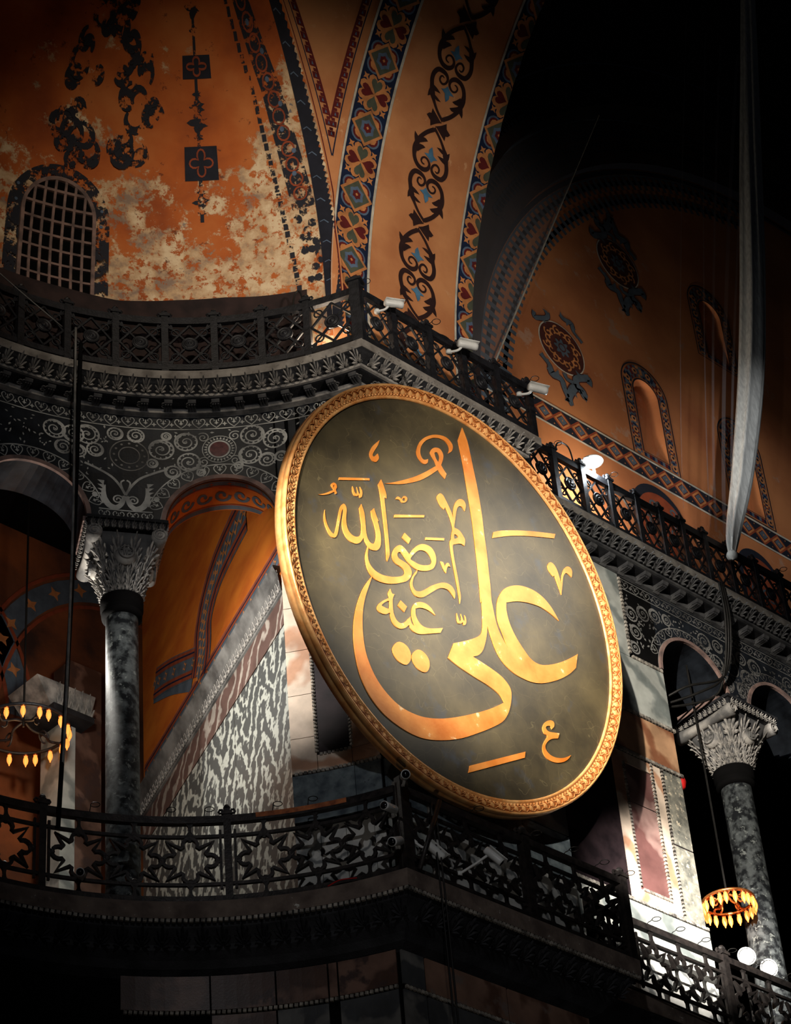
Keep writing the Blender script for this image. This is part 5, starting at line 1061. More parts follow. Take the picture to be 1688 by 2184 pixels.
# ------------------------------------------------------------------ the roundel
RCN = V((23.674, 21.742, 24.761)); TL = -0.09083
rb = V((0, sin(TL), cos(TL))); rn = V((1, 0, 0)).cross(rb)      # up in its plane, outward normal
if rn.y > 0: rn = -rn
def mQ(u, v, h=0.0): return RCN + V((u, 0, 0)) + rb * v + rn * h
ro = thing('calligraphic_roundel', RCN - rb * 3.8, 'huge round dark board with golden Arabic calligraphy in a gilded carved frame', 'roundel')
mb = MB(); mb.poly(circle(0, 0, 3.58, 96), mQ, 0.0, thick=0.08); mb.build('board', 'board', ro)
mb = MB(); prof = [(3.53, 0.0), (3.53, 0.025), (3.55, 0.035), (3.575, 0.03), (3.585, 0.018), (3.60, 0.018), (3.63, 0.03), (3.74, 0.062), (3.755, 0.075), (3.775, 0.075), (3.79, 0.06), (3.79, -0.02), (3.775, -0.03), (3.79, -0.05), (3.79, -0.16), (3.6, -0.16)]
mb.grid(lambda a, k: mQ(prof[k][0] * cos(a), prof[k][0] * sin(a), prof[k][1]), [2 * pi * i / 160 for i in range(160)], range(len(prof)), closed=True); fr = mb.build('frame', 'gilt', ro, True)
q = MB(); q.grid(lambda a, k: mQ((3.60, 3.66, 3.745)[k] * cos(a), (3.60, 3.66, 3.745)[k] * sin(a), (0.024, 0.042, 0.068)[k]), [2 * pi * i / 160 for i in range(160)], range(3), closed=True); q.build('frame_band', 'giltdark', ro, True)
# carved leaves round the frame
lm = MB(); n = 7
for i in range(n):
    v = i / (n - 1); wd = 0.42 * (0.45 + 0.75 * sin(pi * min(1, v * 1.05))) * (1 - 0.85 * v ** 3)
    for u in (-1, -0.5, 0, 0.5, 1): lm.v.append((u * wd, v, (0.30 * sin(pi * min(1, v * 1.1)) * (1.0, 0.35, 0.1)[int(abs(u) * 2)] + 0.22 * v * v)))
for i in range(n - 1):
    for j in range(4): k = 5 * i + j; lm.f.append((k, k + 1, k + 6, k + 5))
for sd in (-1, 1):      # curling side scroll and the crescent between leaves
    lm.tube([(sd * (0.40 + 0.10 * cos(t_)), 0.25 + 0.13 * sin(t_), 0.2) for t_ in lin(0, 5, 7)], 0.05, 4)
    lm.tube([(sd * 0.5 * f, 1.02 - 0.30 * (1 - f) ** 0.5 * 0 - 0.34 * f * f, 0.34) for f in (0.0, 0.35, 0.7, 1.0)], 0.05, 4)
FLEAF = lm.mesh('frame_leaf', 'gilt', True)
NL = 128
for i in range(NL):
    a = 2 * pi * i / NL; rdir = V((cos(a), 0, 0)) + rb * sin(a); tdir = V((-sin(a), 0, 0)) + rb * cos(a)
    put('frame_leaf', FLEAF, ro, frame(mQ(3.605 * cos(a), 3.605 * sin(a), 0.022), tdir, (rdir + rn * 0.3).normalized(), rn, (0.175, 0.135, 0.10)))
bd = MB()
for i in range(288):
    a = 2 * pi * (i + 0.5) / 288; k = len(bd.v); c = mQ(3.607 * cos(a), 3.607 * sin(a), 0.03); rdir = V((cos(a), 0, 0)) + rb * sin(a); tdir = V((-sin(a), 0, 0)) + rb * cos(a); s = 0.026
    bd.v += [tuple(c + x * s) for x in (rdir, tdir, -rdir, -tdir, rn)]; bd.f += [(k, k + 1, k + 4), (k + 1, k + 2, k + 4), (k + 2, k + 3, k + 4), (k + 3, k, k + 4)]
tag(bd.build('bead_moulding', 'gilt', ro, True), kind='stuff')
for nm, hole in (('ali', 0), ('barright', 0), ('vright', 0), ('lam', 'lam_h'), ('vtiny', 0), ('barshort', 0), ('barmid', 0), ('barleft', 0), ('comma', 0), ('curl', 0), ('waw', 'waw_h'), ('alif', 0), ('allah', 0), ('shadda', 0), ('damma', 'damma_h'), ('dotd1', 0), ('radi', 'radi_h'), ('ra', 0), ('anhu', 'anhu_h'), ('dotd2', 0), ('dote1', 0), ('dote2', 0), ('shadda2', 0), ('hamark', 'hamark_h'), ('barlow', 0), ('ainlow', 0)):
    MB().poly(smooth_closed(nm), mQ, 0.014, [smooth_closed(hole)] if hole else (), thick=0.014).build('gold_letter', 'gold', ro)
# suspension chains at the top
for x0 in (24.9, 22.9):
    ch = MB(); A = mQ(x0 - RCN.x, sqrt(3.75 ** 2 - (x0 - RCN.x) ** 2), -0.12); B = V((x0 + 0.15, 22.0, 29.62)); N = 16
    for i in range(N):
        p = A.lerp(B, (i + 0.5) / N) + V((0, 0, -0.12 * sin(pi * (i + 0.5) / N))); d = (B - A).normalized(); s_ = d.cross(V((0, 0, 1))).normalized() if i % 2 else V((0, 0, 1)).cross(d.cross(V((0, 0, 1)))).normalized()
        ch.tube([p + d * 0.05 * cos(a) + s_ * 0.022 * sin(a) for a in lin(0, 2 * pi, 9)[:-1]], 0.008, 4, True)
    ch.build('chain', 'wire', ro)
# ------------------------------------------------------------------ railings
mLoc = lambda u, v, h=0.0: V((u, -h, v))
def lattice_mesh(w_, h_, mat):
    mb = MB(); cx, cz = 0.0, h_ / 2; a, b = w_ / 2 - 0.01, h_ / 2 - 0.02
    Q = [V((a, 0, cz)), V((0, 0, cz + b)), V((-a, 0, cz)), V((0, 0, cz - b))]
    for i in range(4):
        mb.bar(Q[i], Q[(i + 1) % 4], 0.035, 0.035, (0, 1, 0)); m_ = (Q[i] + Q[(i + 1) % 4]) / 2
        mb.bar(V((0, 0, cz)), m_, 0.03, 0.04, (0, 1, 0)); e = V((w_ / 2 * (1 if m_.x > 0 else -1), 0, h_ if m_.z > cz else 0)); mb.bar(m_, e, 0.02, 0.025, (0, 1, 0))
        for s in (0.35, -0.35):          # leaf buds in the corners
            d = (e - m_); mb.bar(m_ + d * 0.6, m_ + d * 0.6 + V((d.x * 0.35 + s * d.z * 0.4, 0, d.z * 0.35 - s * d.x * 0.4)), 0.03, 0.02, (0, 1, 0))
    return mb.mesh('lattice', mat)
def torus_mesh(name, R, r, mat, n=16, k=6): return MB().tube([(R * cos(2 * pi * i / n), 0, R * sin(2 * pi * i / n)) for i in range(n)], r, k, True).mesh(name, mat, True)
RINGM = torus_mesh('ring', 0.075, 0.016, 'iron')
BOSSM = MB(); prof = [(0.0, 0.05), (0.025, 0.05), (0.03, 0.035), (0.06, 0.03), (0.065, 0.04), (0.08, 0.04), (0.085, 0.025), (0.125, 0.02), (0.13, 0.03), (0.145, 0.025), (0.145, -0.02), (0, -0.02)]
BOSSM.grid(lambda a, k: V((prof[k][0] * cos(a), -prof[k][1], prof[k][0] * sin(a))), [2 * pi * i / 20 for i in range(20)], range(len(prof)), closed=True); BOSSM = BOSSM.mesh('boss', 'iron', True)
def post_mesh(h_, w_, mat):
    mb = MB(); mb.box((0, 0, h_ / 2), (w_, w_, h_)); mb.box((0, 0, h_ + 0.02), (w_ * 1.5, w_ * 1.3, 0.05)); mb.box((0, 0, h_ + 0.07), (w_ * 0.9, w_ * 0.8, 0.07))
    for s in (-1, 1): mb.tube([(s * 0.09 + 0.035 * cos(a), 0, h_ + 0.07 + 0.035 * sin(a)) for a in lin(0, 2 * pi, 7)[:-1]], 0.02, 5, True)
    mb.lathe([(0.0, 0.0), (0.05, 0.02), (0.055, 0.05), (0.03, 0.09), (0.0, 0.10)], (0, 0, h_ + 0.09), 8); return mb.mesh('post', mat)
POSTU = post_mesh(1.33, 0.12, 'iron'); POSTC = post_mesh(1.40, 0.19, 'iron')
def rail_path(P, z0, z1, dep, mb=None):     # a rail of rectangular section along plan points
    mb = mb or MB(); n = len(P); k = len(mb.v)
    for i, (x, y) in enumerate(P):
        nn = path_normal(P, i)
        for s, z in ((1, z0), (1, z1), (-1, z1), (-1, z0)): mb.v.append((x + nn.x * s * dep / 2, y + nn.y * s * dep / 2, z))
    for i in range(n - 1):
        for j in range(4): mb.f.append((k + 4 * i + j, k + 4 * i + (j + 1) % 4, k + 4 * i + 4 + (j + 1) % 4, k + 4 * i + 4 + j))
    mb.f.append((k, k + 1, k + 2, k + 3)); mb.f.append(tuple(k + 4 * n - 4 + j for j in (3, 2, 1, 0))); return mb
LATC = {}
def upper_panel(root, A, B, mat='iron'):
    A, B = V((A[0], A[1], 0)), V((B[0], B[1], 0)); d = B - A; L = d.length; d.normalize(); w_ = L - 0.12; key = round(w_, 2)
    if key not in LATC: LATC[key] = lattice_mesh(key, 0.92, 'iron')
    m_ = (A + B) / 2; yv = V((-d.y, d.x, 0)); o = V((m_.x, m_.y, ZU + 0.23)); fm = frame(o, d, yv, V((0, 0, 1)))
    put('lattice', LATC[key], root, fm); put('boss', BOSSM, root, fm @ Matrix.Translation((0, -0.01, 0.46)))
    for sx in (-1, 1):
        for sz in (-1, 1): put('ring', RINGM, root, fm @ Matrix.Translation((sx * (key / 4 + 0.055), 0, 0.46 + sz * 0.285)))
def upper_railing(name, label, P, arc=None, ends=(0, 0)):
    c = V(P[len(P) // 2]); root = thing(name, (c.x, c.y, ZU), label, 'railing')
    for i, p in enumerate(P):
        t_ = path_normal(P, i); big = (i == 0 and ends[0]) or (i == len(P) - 1 and ends[1])
        put('post', POSTC if big else POSTU, root, frame(V((p[0], p[1], ZU)), V((-t_.y, t_.x, 0)), t_, V((0, 0, 1))))
    for a, b in zip(P, P[1:]): upper_panel(root, a, b)
    pp = arc or P
    rail_path(pp, ZU + 1.16, ZU + 1.31, 0.09).build('top_rail', 'iron', root); rail_path(pp, ZU + 0.1, ZU + 0.22, 0.09).build('bottom_rail', 'iron', root)
    return root
RR = 5.97
xc = corner_x(0.1)
PE = [(xc, YS + 0.1)] + [tuple(ex(a, RR, 0))[:2] for a in (30.6, 38.5, 46.5, 54.8, 63.1, 71.3, 79.5, 87.7, 95.9, 104.1)]
arcE = [(xc, YS + 0.1)] + [tuple(ex(a, RR, 0))[:2] for a in lin(23, 104.1, 50)]
ru1 = upper_railing('iron_railing', 'black iron lattice railing on the curved upper walk at left', [(p[0], p[1]) for p in PE[1:]][::-1] + [PE[0]], arcE[::-1], (0, 1))
PP = [(xc, YS + 0.1)] + [(x, YS + 0.1) for x in (22.98, 23.86, 24.7, 25.55, 26.40)]
ru2 = upper_railing('iron_railing', 'black iron lattice railing on the upper walk directly above the roundel', [(xc + 0.05, YS + 0.1)] + PP[1:], None, (0, 0))
PN = [(x, 23.05) for x in (26.6, 27.35, 28.11, 28.9, 29.68, 30.44, 31.13, 31.78, 32.45, 33.2, 34.0, 34.8, 35.6, 36.4, 37.2)]
ru3 = upper_railing('iron_railing', 'black iron lattice railing along the nave wall under the orange tympanum', PN)
# lower railing of stars
def star_path():
    P = []
    for q in range(4):
        a0 = pi / 2 - q * pi / 2; ca, sa = cos(a0), sin(a0); loc = []
        for k in range(9): a = rad(205 - 230 * k / 8); loc.append((0.36 + 0.13 * sin(a), 0.135 * cos(a)))    # (radial, tangential to the right)
        loc += [(0.27, 0.155), ]
        for r_, t_ in loc: P.append((r_ * ca + t_ * sa, r_ * sa - t_ * ca))
        a1 = a0 - pi / 4; P.append((0.60 * cos(a1), 0.60 * sin(a1)))
        b0 = a0 - pi / 2; r_, t_ = 0.27, -0.155; P.append((r_ * cos(b0) + t_ * sin(b0), r_ * sin(b0) - t_ * cos(b0)))
    return P
SP = star_path()
def star_mesh(px, pz): return MB().ribbon([(x * px, z * pz) for x, z in SP], 0.052, mLoc, 0.03, True, thick=0.06).mesh('star', 'ironlow')
KNOT = MB().tube([(0.035 * cos(a), 0, 0.035 * sin(a)) for a in lin(0, 2 * pi, 11)[:-1]], 0.024, 6, True).mesh('knot', 'ironlow', True)
NECK = MB().ribbon([(0, 0), (0, 0.05), (0, 0.10), (0, 0.15), (0, 0.20)], [0.11, 0.05, 0.04, 0.05, 0.12], mLoc, 0.025, thick=0.05).mesh('neck', 'ironlow')
POSTL = post_mesh(1.50, 0.11, 'ironlow'); POSTLC = MB().box((0, 0, 0.77), (0.17, 0.17, 1.54)).box((0, 0, 1.57), (0.12, 0.12, 0.08)).mesh('post', 'ironlow')
STARC = {}
def star_panel(root, F, L, n):      # F(s) -> (point, tangent) along the panel, 0..L
    p = (L - 0.30) / n; key = round(p, 2)
    if key not in STARC: STARC[key] = star_mesh(key, 0.76)
    def fm(s, z): q, t_ = F(s); return frame(V((q.x, q.y, ZL + z)), t_, V((-t_.y, t_.x, 0)), V((0, 0, 1)))
    for i in range(n):
        s = 0.15 + p * (i + 0.5); put('star', STARC[key], root, fm(s, 0.74))
        put('neck', NECK, root, fm(s, 1.17)); put('neck', NECK, root, fm(s, 0.12)); put('knot', KNOT, root, fm(s, 1.11)); put('knot', KNOT, root, fm(s, 0.375))
    for i in range(n + 1): put('knot', KNOT, root, fm(0.15 + p * i, 0.74))
    for s in (0.11, L - 0.11):
        q, t_ = F(s); MB().box((q.x, q.y, ZL + 0.75), (0.04, 0.04, 1.0), atan2(t_.y, t_.x)).build('upright', 'ironlow', root)
def line_F(A, B):
    A, B = V((A[0], A[1], 0)), V((B[0], B[1], 0)); d = (B - A).normalized(); return (lambda s: (A + d * s, d)), (B - A).length
def arc_F(a0, a1, r):        # a0 > a1 : runs left to right
    return (lambda s: (ex(a0 - math.degrees(s / r), r, 0), V((sin(rad(a0 - math.degrees(s / r))), -cos(rad(a0 - math.degrees(s / r))), 0)))), rad(a0 - a1) * r
def lower_rails(root, P):
    for z0, z1, dp, nm in ((1.36, 1.48, 0.10, 'top_rail'), (1.12, 1.17, 0.05, 'middle_rail'), (0.31, 0.36, 0.05, 'middle_rail'), (0.0, 0.12, 0.11, 'bottom_rail')): rail_path(P, ZL + z0, ZL + z1, dp).build(nm, 'ironlow', root)
rl1 = thing('iron_railing', tuple(ex(50, RR, ZL)), 'dark iron star railing curving along the left gallery edge', 'railing')
acn = math.degrees(atan2(YS + 0.1 - EY, corner_x(0.1) - EX))
for a0, a1 in ((74.0, 47.2), (47.2, acn), (100.8, 74.0), (127.6, 100.8)):
    F, L = arc_F(a0, a1, RR); star_panel(rl1, F, L, 3 if a0 > 50 else 3)
    q, t_ = F(0); put('post', POSTL, rl1, frame(V((q.x, q.y, ZL)), t_, V((-t_.y, t_.x, 0)), V((0, 0, 1))))
arcL = [tuple(ex(a, RR, 0))[:2] for a in lin(127.6, acn + 0.6, 70)]; lower_rails(rl1, arcL)
put('post', POSTLC, rl1, TM((xc + 0.03, YS + 0.09, ZL)))
MB().ribbon([(x, 0) for x in lin(0, 1, 12)], 0.09, lambda u, v, h=0: ex(43.0 - 13.5 * u, RR, ZL + 1.483 + h) + V((cos(rad(36)) * v, sin(rad(36)) * v, 0)), 0.004).build('bare_wood_strip', 'rust', rl1)
MB().grid(lambda u, z: ex(43.0 - 13.5 * u, RR - 0.053, ZL + z), lin(0, 1, 12), (1.40, 1.482)).build('bare_wood_strip', 'rust', rl1)
rl2 = thing('iron_railing', (24.7, YS + 0.1, ZL), 'dark iron star railing on the gallery edge directly below the roundel', 'railing')
for A, B in (((xc + 0.1, YS + 0.1), (24.78, YS + 0.1)), ((24.78, YS + 0.1), (27.0, YS + 0.1))):
    F, L = line_F(A, B); star_panel(rl2, F, L, 3); put('post', POSTL, rl2, TM((B[0], B[1], ZL), 0, (1.3, 1.3, 1)))
lower_rails(rl2, [(x, YS + 0.1) for x in (xc + 0.1, 24.8, 27.05)])
F, L = line_F((27.0, YS + 0.15), (27.0, 22.8)); put('post', POSTL, rl2, TM((27.0, 22.75, ZL)))
STARC2 = star_mesh(0.62, 0.76); put('star', STARC2, rl2, frame(V((27.0, 22.4, ZL + 0.74)), V((0, 1, 0)), V((-1, 0, 0)), V((0, 0, 1)))); lower_rails(rl2, [(27.0, YS + 0.15), (27.0, 22.8)])
rl3 = thing('iron_railing', (30.4, 22.8, ZL), 'dark bronze star railing in front of the bright marble at bottom right', 'railing')
for A, B in (((28.06, 22.8), (30.4, 22.8)), ((30.4, 22.8), (32.74, 22.8)), ((32.74, 22.8), (35.08, 22.8))):
    F, L = line_F(A, B); star_panel(rl3, F, L, 3); put('post', POSTL, rl3, TM((B[0], B[1], ZL), 0, (1.2, 1.2, 1)))
lower_rails(rl3, [(x, 22.8) for x in (27.0, 31, 35.1)])
F, L = line_F((27.0, 22.8), (28.06, 22.8)); star_panel(rl3, F, L, 1)
# wire ring holders standing on the rails
def wire_holder(root, x, y, z, dx, dy, h_=0.16, r=0.075):
    mb = MB(); mb.tube(smooth_open([(x, y, z), (x + dx * 0.2, y + dy * 0.2, z + h_ * 0.35), (x + dx * 0.6, y + dy * 0.6, z + h_ * 0.6), (x + dx, y + dy, z + h_)], 4), 0.007, 5)
    cx, cy = x + dx * (1 + r / max(0.01, sqrt(dx * dx + dy * dy))), y + dy * (1 + r / max(0.01, sqrt(dx * dx + dy * dy)))
    mb.tube([(cx + r * cos(a), cy + r * sin(a), z + h_) for a in lin(0, 2 * pi, 17)[:-1]], 0.007, 5, True); mb.build('wire_holder', 'wire', root)
for x in (22.2, 23.05, 23.9, 24.75, 25.6, 26.42): wire_holder(ru2, x, YS + 0.1, ZU + 1.38, 0.12, -0.02, 0.2)
for x in (28.11, 28.9, 29.68, 33.2, 34.8): wire_holder(ru3, x, 23.05, ZU + 1.38, 0.12, -0.02, 0.2)
for x in (23.6, 24.85, 25.7, 26.4, 27.0): wire_holder(rl2, x, YS + 0.1, ZL + 1.48, 0.16, -0.02, 0.18)
for x in (28.5, 29.1, 29.75, 30.42, 31.15, 32.0): wire_holder(rl3, x, 22.8, ZL + 1.48, 0.16, -0.02, 0.18)
for a in (35.4, 40.6, 50.5, 56, 67): q = ex(a, RR, ZL + 1.48); wire_holder(rl1, q.x, q.y, q.z, 0.01, -0.01, 0.14, 0.07)
# ------------------------------------------------------------------ columns with basket capitals
VOL = MB(); VOL.tube([(0, y, 0) for y in lin(-0.55, 0.55, 9)], [0.135, 0.125, 0.105, 0.095, 0.09, 0.095, 0.105, 0.125, 0.135], 16)
VOLC = MB(); VOLC.v = list(VOL.v); VOLC.f = list(VOL.f)
for s in (1, -1): VOLC.ribbon(spiral(0, 0, 0.12, 2.2, 0, 1, 40, 0.08), 0.022, lambda u, v, h=0, s=s: V((u, s * (0.55 + h), v)), 0.02, thick=0.02)
VOLME = VOLC.mesh('volute', 'carve', True)
def column(name, label, c, tan, out, zb, zs0, zs1, zcap, ztop, r, half, mat, capmat='carve'):
    root = thing(name, (c[0], c[1], zb), label, 'column'); up = V((0, 0, 1)); FM = frame(V((c[0], c[1], 0)), tan, out, up)
    MB().box((0, 0, zb + 0.09), (r * 3.3, r * 3.3, 0.18)).lathe([(r * 1.6, 0), (r * 1.65, 0.06), (r * 1.5, 0.12), (r * 1.25, 0.15), (r * 1.3, 0.22), (r * 1.1, 0.27)], (0, 0, zb + 0.18), 24)
    put('base', MB().box((0, 0, zb + 0.09), (r * 3.3, r * 3.3, 0.18)).lathe([(r * 1.6, 0), (r * 1.65, 0.06), (r * 1.5, 0.12), (r * 1.25, 0.15), (r * 1.3, 0.22), (r * 1.1, 0.27)], (0, 0, zb + 0.18), 24).mesh('base', 'carvedark', True), root, FM)
    put('shaft', MB().lathe([(r * 1.06, 0), (r, 0.2), (r * 0.98, zs1 - zs0)], (0, 0, zs0), 32).mesh('shaft', mat, True), root, FM)
    put('neck_ring', MB().lathe([(r * 1.0, 0), (r * 1.22, 0.03), (r * 1.25, 0.1), (r * 1.05, 0.13), (r * 1.3, 0.17), (r * 1.32, zcap - zs1 - 0.02), (r * 1.1, zcap - zs1)], (0, 0, zs1), 32).mesh('neck_ring', 'black', True), root, FM)
    H_ = ztop - zcap; hb = H_ * 0.80
    def bell(a, t_):
        s = r * 1.15 + (half * 0.86 - r * 1.15) * t_ ** 1.7; p_ = 2 + 5 * t_; ca, sa = cos(a), sin(a); k = (abs(ca) ** p_ + abs(sa) ** p_) ** (-1 / p_); return V((s * k * ca, s * k * sa, zcap + hb * t_))
    cap = put('capital', MB().grid(lambda a, t_: bell(a, t_), [2 * pi * i / 40 for i in range(40)], lin(0, 1, 10), closed=True).mesh('capital', 'carvemid', True), root, FM)
    for row, (t0, t1, nn_, off) in enumerate(((0.0, 0.24, 18, 0), (0.14, 0.5, 16, 0.5), (0.36, 0.74, 16, 0), (0.58, 1.0, 12, 0.5))):
        for i in range(nn_):
            a = 2 * pi * (i + off) / nn_; p0, p1 = bell(a, t0), bell(a, t1); u_ = (p1 - p0); L = u_.length; u_.normalize(); o_ = V((cos(a), sin(a), 0)); x_ = u_.cross(o_).normalized(); y_ = x_.cross(u_); y_ = y_ if y_.dot(o_) > 0 else -y_
            wd = 2 * pi * (sqrt(p0.x ** 2 + p0.y ** 2) + 0.06) / nn_; put('acanthus_leaf', LEAF if capmat == 'carve' else LEAFD, cap, FM @ frame(p0, x_, y_, u_, (wd * 1.25, 0.10, L)))
    for i in range(4):       # lobed bosses on each face
        a = pi / 2 * i; p_ = bell(a, 0.62); o_ = V((cos(a), sin(a), 0)); put('boss', MB().lathe([(0.0, 0.08), (0.08, 0.075), (0.15, 0.05), (0.19, 0.0), (0.19, -0.05), (0, -0.05)], (0, 0, 0), 16).mesh('boss', capmat, True), cap, FM @ frame(p_ + o_ * 0.03, V((-sin(a), cos(a), 0)), up, o_))
        mn = MB(); mp_ = lambda u, v, h=0: V((u, v, h)); mn.ribbon(circle(0, 0, 0.115, 20), 0.018, mp_, 0.10, True, thick=0.04)
        for L_ in ([(-0.09, 0.03), (-0.03, 0.03)], [(-0.06, 0.06), (-0.06, -0.04), (-0.03, -0.05)], [(-0.02, 0.04), (0.0, -0.06), (0.02, 0.04), (0.04, -0.06), (0.055, 0.07)], [(0.04, 0.05), (0.09, 0.05)]): mn.ribbon(L_, 0.016, mp_, 0.10, thick=0.04)
        put('monogram', mn.mesh('monogram', 'inlaydim'), cap, FM @ frame(p_ + o_ * 0.03, V((-sin(a), cos(a), 0)), up, o_))
    for s in (-1, 1): put('volute', VOLME, cap, FM @ frame(V((s * (half - 0.12), 0, zcap + hb - 0.05)), V((1, 0, 0)), V((0, 1, 0)), up, (1.0, (half) / 0.57, 1.0)))
    ab = put('abacus', MB().box((0, 0, (zcap + hb + ztop) / 2 + 0.02), (half * 1.94, half * 1.94, ztop - zcap - hb - 0.05)).box((0, 0, ztop - 0.03), (half * 2.06, half * 2.06, 0.06)).mesh('abacus', 'carvedark'), root, FM)
    nl = 11
    for face in range(4):
        a = face * pi / 2; o_ = V((cos(a), sin(a), 0)); x_ = V((-sin(a), cos(a), 0))
        for i in range(nl): put('leaf', LEAF if capmat == 'carve' else LEAFD, ab, FM @ frame(o_ * (half * 0.96) + x_ * ((i - (nl - 1) / 2) * half * 1.9 / nl) + V((0, 0, zcap + hb + 0.03)), x_, o_, up, (half * 1.8 / nl, 0.10, ztop - zcap - hb - 0.1)))
    return root
ca_ = ex(60.9, RW + 0.40, 0); t_ = V((sin(rad(60.9)), -cos(rad(60.9)), 0)); o_ = V((-cos(rad(60.9)), -sin(rad(60.9)), 0))
column('marble_column', 'dark mottled column with carved basket capital in the left exedra', (ca_.x, ca_.y), t_, o_, ZL, 19.7, 24.95, 25.35, 26.58, 0.27, 0.66, 'verd')
MB().box((0, 0, 0), (1.5, 1.0, 0.12), 0).build
put('impost', MB().box((0, -0.0, 26.63), (1.42, 0.95, 0.10)).mesh('impost', 'pinkstone'), wa, frame(V((ca_.x, ca_.y, 0)), t_, o_, V((0, 0, 1))))
cb_ = ex(60.9 + BAY, RW + 0.40, 0); tb = V((sin(rad(89.3)), -cos(rad(89.3)), 0)); ob = V((-cos(rad(89.3)), -sin(rad(89.3)), 0))
column('marble_column', 'green-black breccia column with lacy basket capital at the right edge', (33.14, YN + 0.42), V((1, 0, 0)), V((0, -1, 0)), ZL, 19.7, 25.55, 25.95, 27.1, 0.30, 0.72, 'verd')
put('impost', MB().box((33.14, YN + 0.45, 27.15), (1.5, 1.0, 0.10)).mesh('impost', 'pinkstone'), wv_)
# ------------------------------------------------------------------ security cameras
def camera_mesh():
    b = MB(); n = 16
    b.tube([(0, y, 0) for y in (0, 0.02, 0.30, 0.34)], [0.055, 0.066, 0.066, 0.068], n); return b.mesh('body', 'camw', True)
CB = camera_mesh(); CL = MB().tube([(0, 0.335, 0), (0, 0.345, 0)], 0.056, 16).mesh('lens', 'camb', True); CH = MB().box((0, 0.2, 0.075), (0.13, 0.36, 0.012)).mesh('hood', 'camw')
def sec_cam(label, loc, look, arm, size=1.0, hood=True, group=None):
    root = thing('security_camera', loc, label, 'camera', group); f = (V(look)).normalized(); x = f.cross(V((0, 0, 1))).normalized(); u = x.cross(f)
    fm = frame(V(loc), x, f, u, (size, size, size)); put('body', CB, root, fm); put('lens', CL, root, fm)
    if hood: put('hood', CH, root, fm)
    p = V(loc) + f * 0.1 * size; q = V(loc) + V(arm)
    MB().tube(smooth_open([p, p.lerp(q, 0.4) - u * 0.06 * size, q], 5), 0.022 * size, 8).build('bracket', 'camw', root, True)
    MB().tube([q - V((0, 0, 0.03)), q + V((0, 0, 0.03))], 0.05 * size, 10).build('mount', 'camw', root, True)
sec_cam('white security camera next to the corner post of the upper railing', (22.62, 21.78, 30.62), (0.95, -0.35, 0.1), (-0.05, 0.16, -0.12))
sec_cam('white security camera halfway along the railing above the roundel', (24.33, 21.72, 30.58), (0.95, -0.3, 0.05), (-0.05, 0.2, -0.1), 1.1)
sec_cam('white security camera at the right end of the railing above the roundel', (26.1, 21.72, 30.50), (0.95, -0.3, 0.0), (-0.05, 0.2, -0.08), 1.1)
sec_cam('dark-lensed camera pointing outwards on the lower corner post', (22.05, 21.75, 20.72), (-0.55, -0.62, -0.42), (0.12, 0.2, -0.02), 1.05, False)
sec_cam('white camera clamped to the pipe left of the lower corner post, upper one', (22.0, 21.95, 20.22), (-0.85, -0.25, -0.2), (0.1, 0.12, 0.0), 1.0, False)
sec_cam('white camera clamped to the pipe left of the lower corner post, lower one', (22.0, 21.9, 19.68), (-0.75, -0.3, -0.45), (0.1, 0.14, 0.0), 1.05, False)
sec_cam('white camera on a swivel arm on the gallery slab below the roundel', (23.42, 21.55, 19.85), (0.5, -0.35, -0.62), (-0.15, 0.44, -0.26), 0.95)
sec_cam('white camera behind the tripod stay right of the lower corner post', (22.5, 21.85, 19.78), (0.75, -0.1, -0.45), (-0.05, 0.2, 0.1), 0.95)
q = ex(68.3, 5.9, 19.62); sec_cam('small white camera low on the curved left railing', tuple(q), (-0.6, -0.7, -0.35), (0.1, 0.1, 0.05), 0.95, False)
pr = thing('steel_pipe', (22.12, 22.0, ZL), 'dark vertical pipe carrying cameras beside the lower corner post', 'pipe'); MB().tube([(22.12, 22.0, ZL), (22.12, 22.0, 20.75)], 0.035, 10).build('pipe', 'ironlow', pr, True)
pr = thing('steel_stay', (22.42, 21.85, ZL), 'dark slanting stay bracing the lower corner railing', 'stay'); MB().tube([(22.3, 21.85, 19.28), (22.75, 21.75, 20.55)], 0.04, 8).build('stay', 'ironlow', pr, True)
# ------------------------------------------------------------------ floodlight on the nave railing, twin spotlights below
fl = thing('floodlight', (29.3, 23.05, 30.87), 'glaring white floodlight head on the nave railing', 'floodlight')
MB().tube([(29.3, 23.05, 30.87), (29.3, 23.05, 31.05)], 0.03, 8).build('stand', 'camw', fl, True)
fm = frame(V((29.3, 23.05, 31.16)), V((0.9, 0.42, 0)).normalized(), V((-0.42, 0.9, 0.0)).normalized(), V((0, 0, 1)))
put('housing', MB().lathe([(0.0, 0.10), (0.14, 0.09), (0.21, 0.05), (0.22, 0.03), (0.0, 0.03)], (0, 0, 0), 20).mesh('housing', 'camw', True), fl, fm)
put('lamp_face', MB().lathe([(0.0, 0.02), (0.20, 0.025), (0.17, 0.0), (0.0, -0.01)], (0, 0, 0), 20).mesh('lamp_face', 'lampface', True), fl, fm)
point('floodlight_lamp', (29.3, 23.0, 30.98), 260, (0.86, 0.95, 1.0), 0.12).parent = None
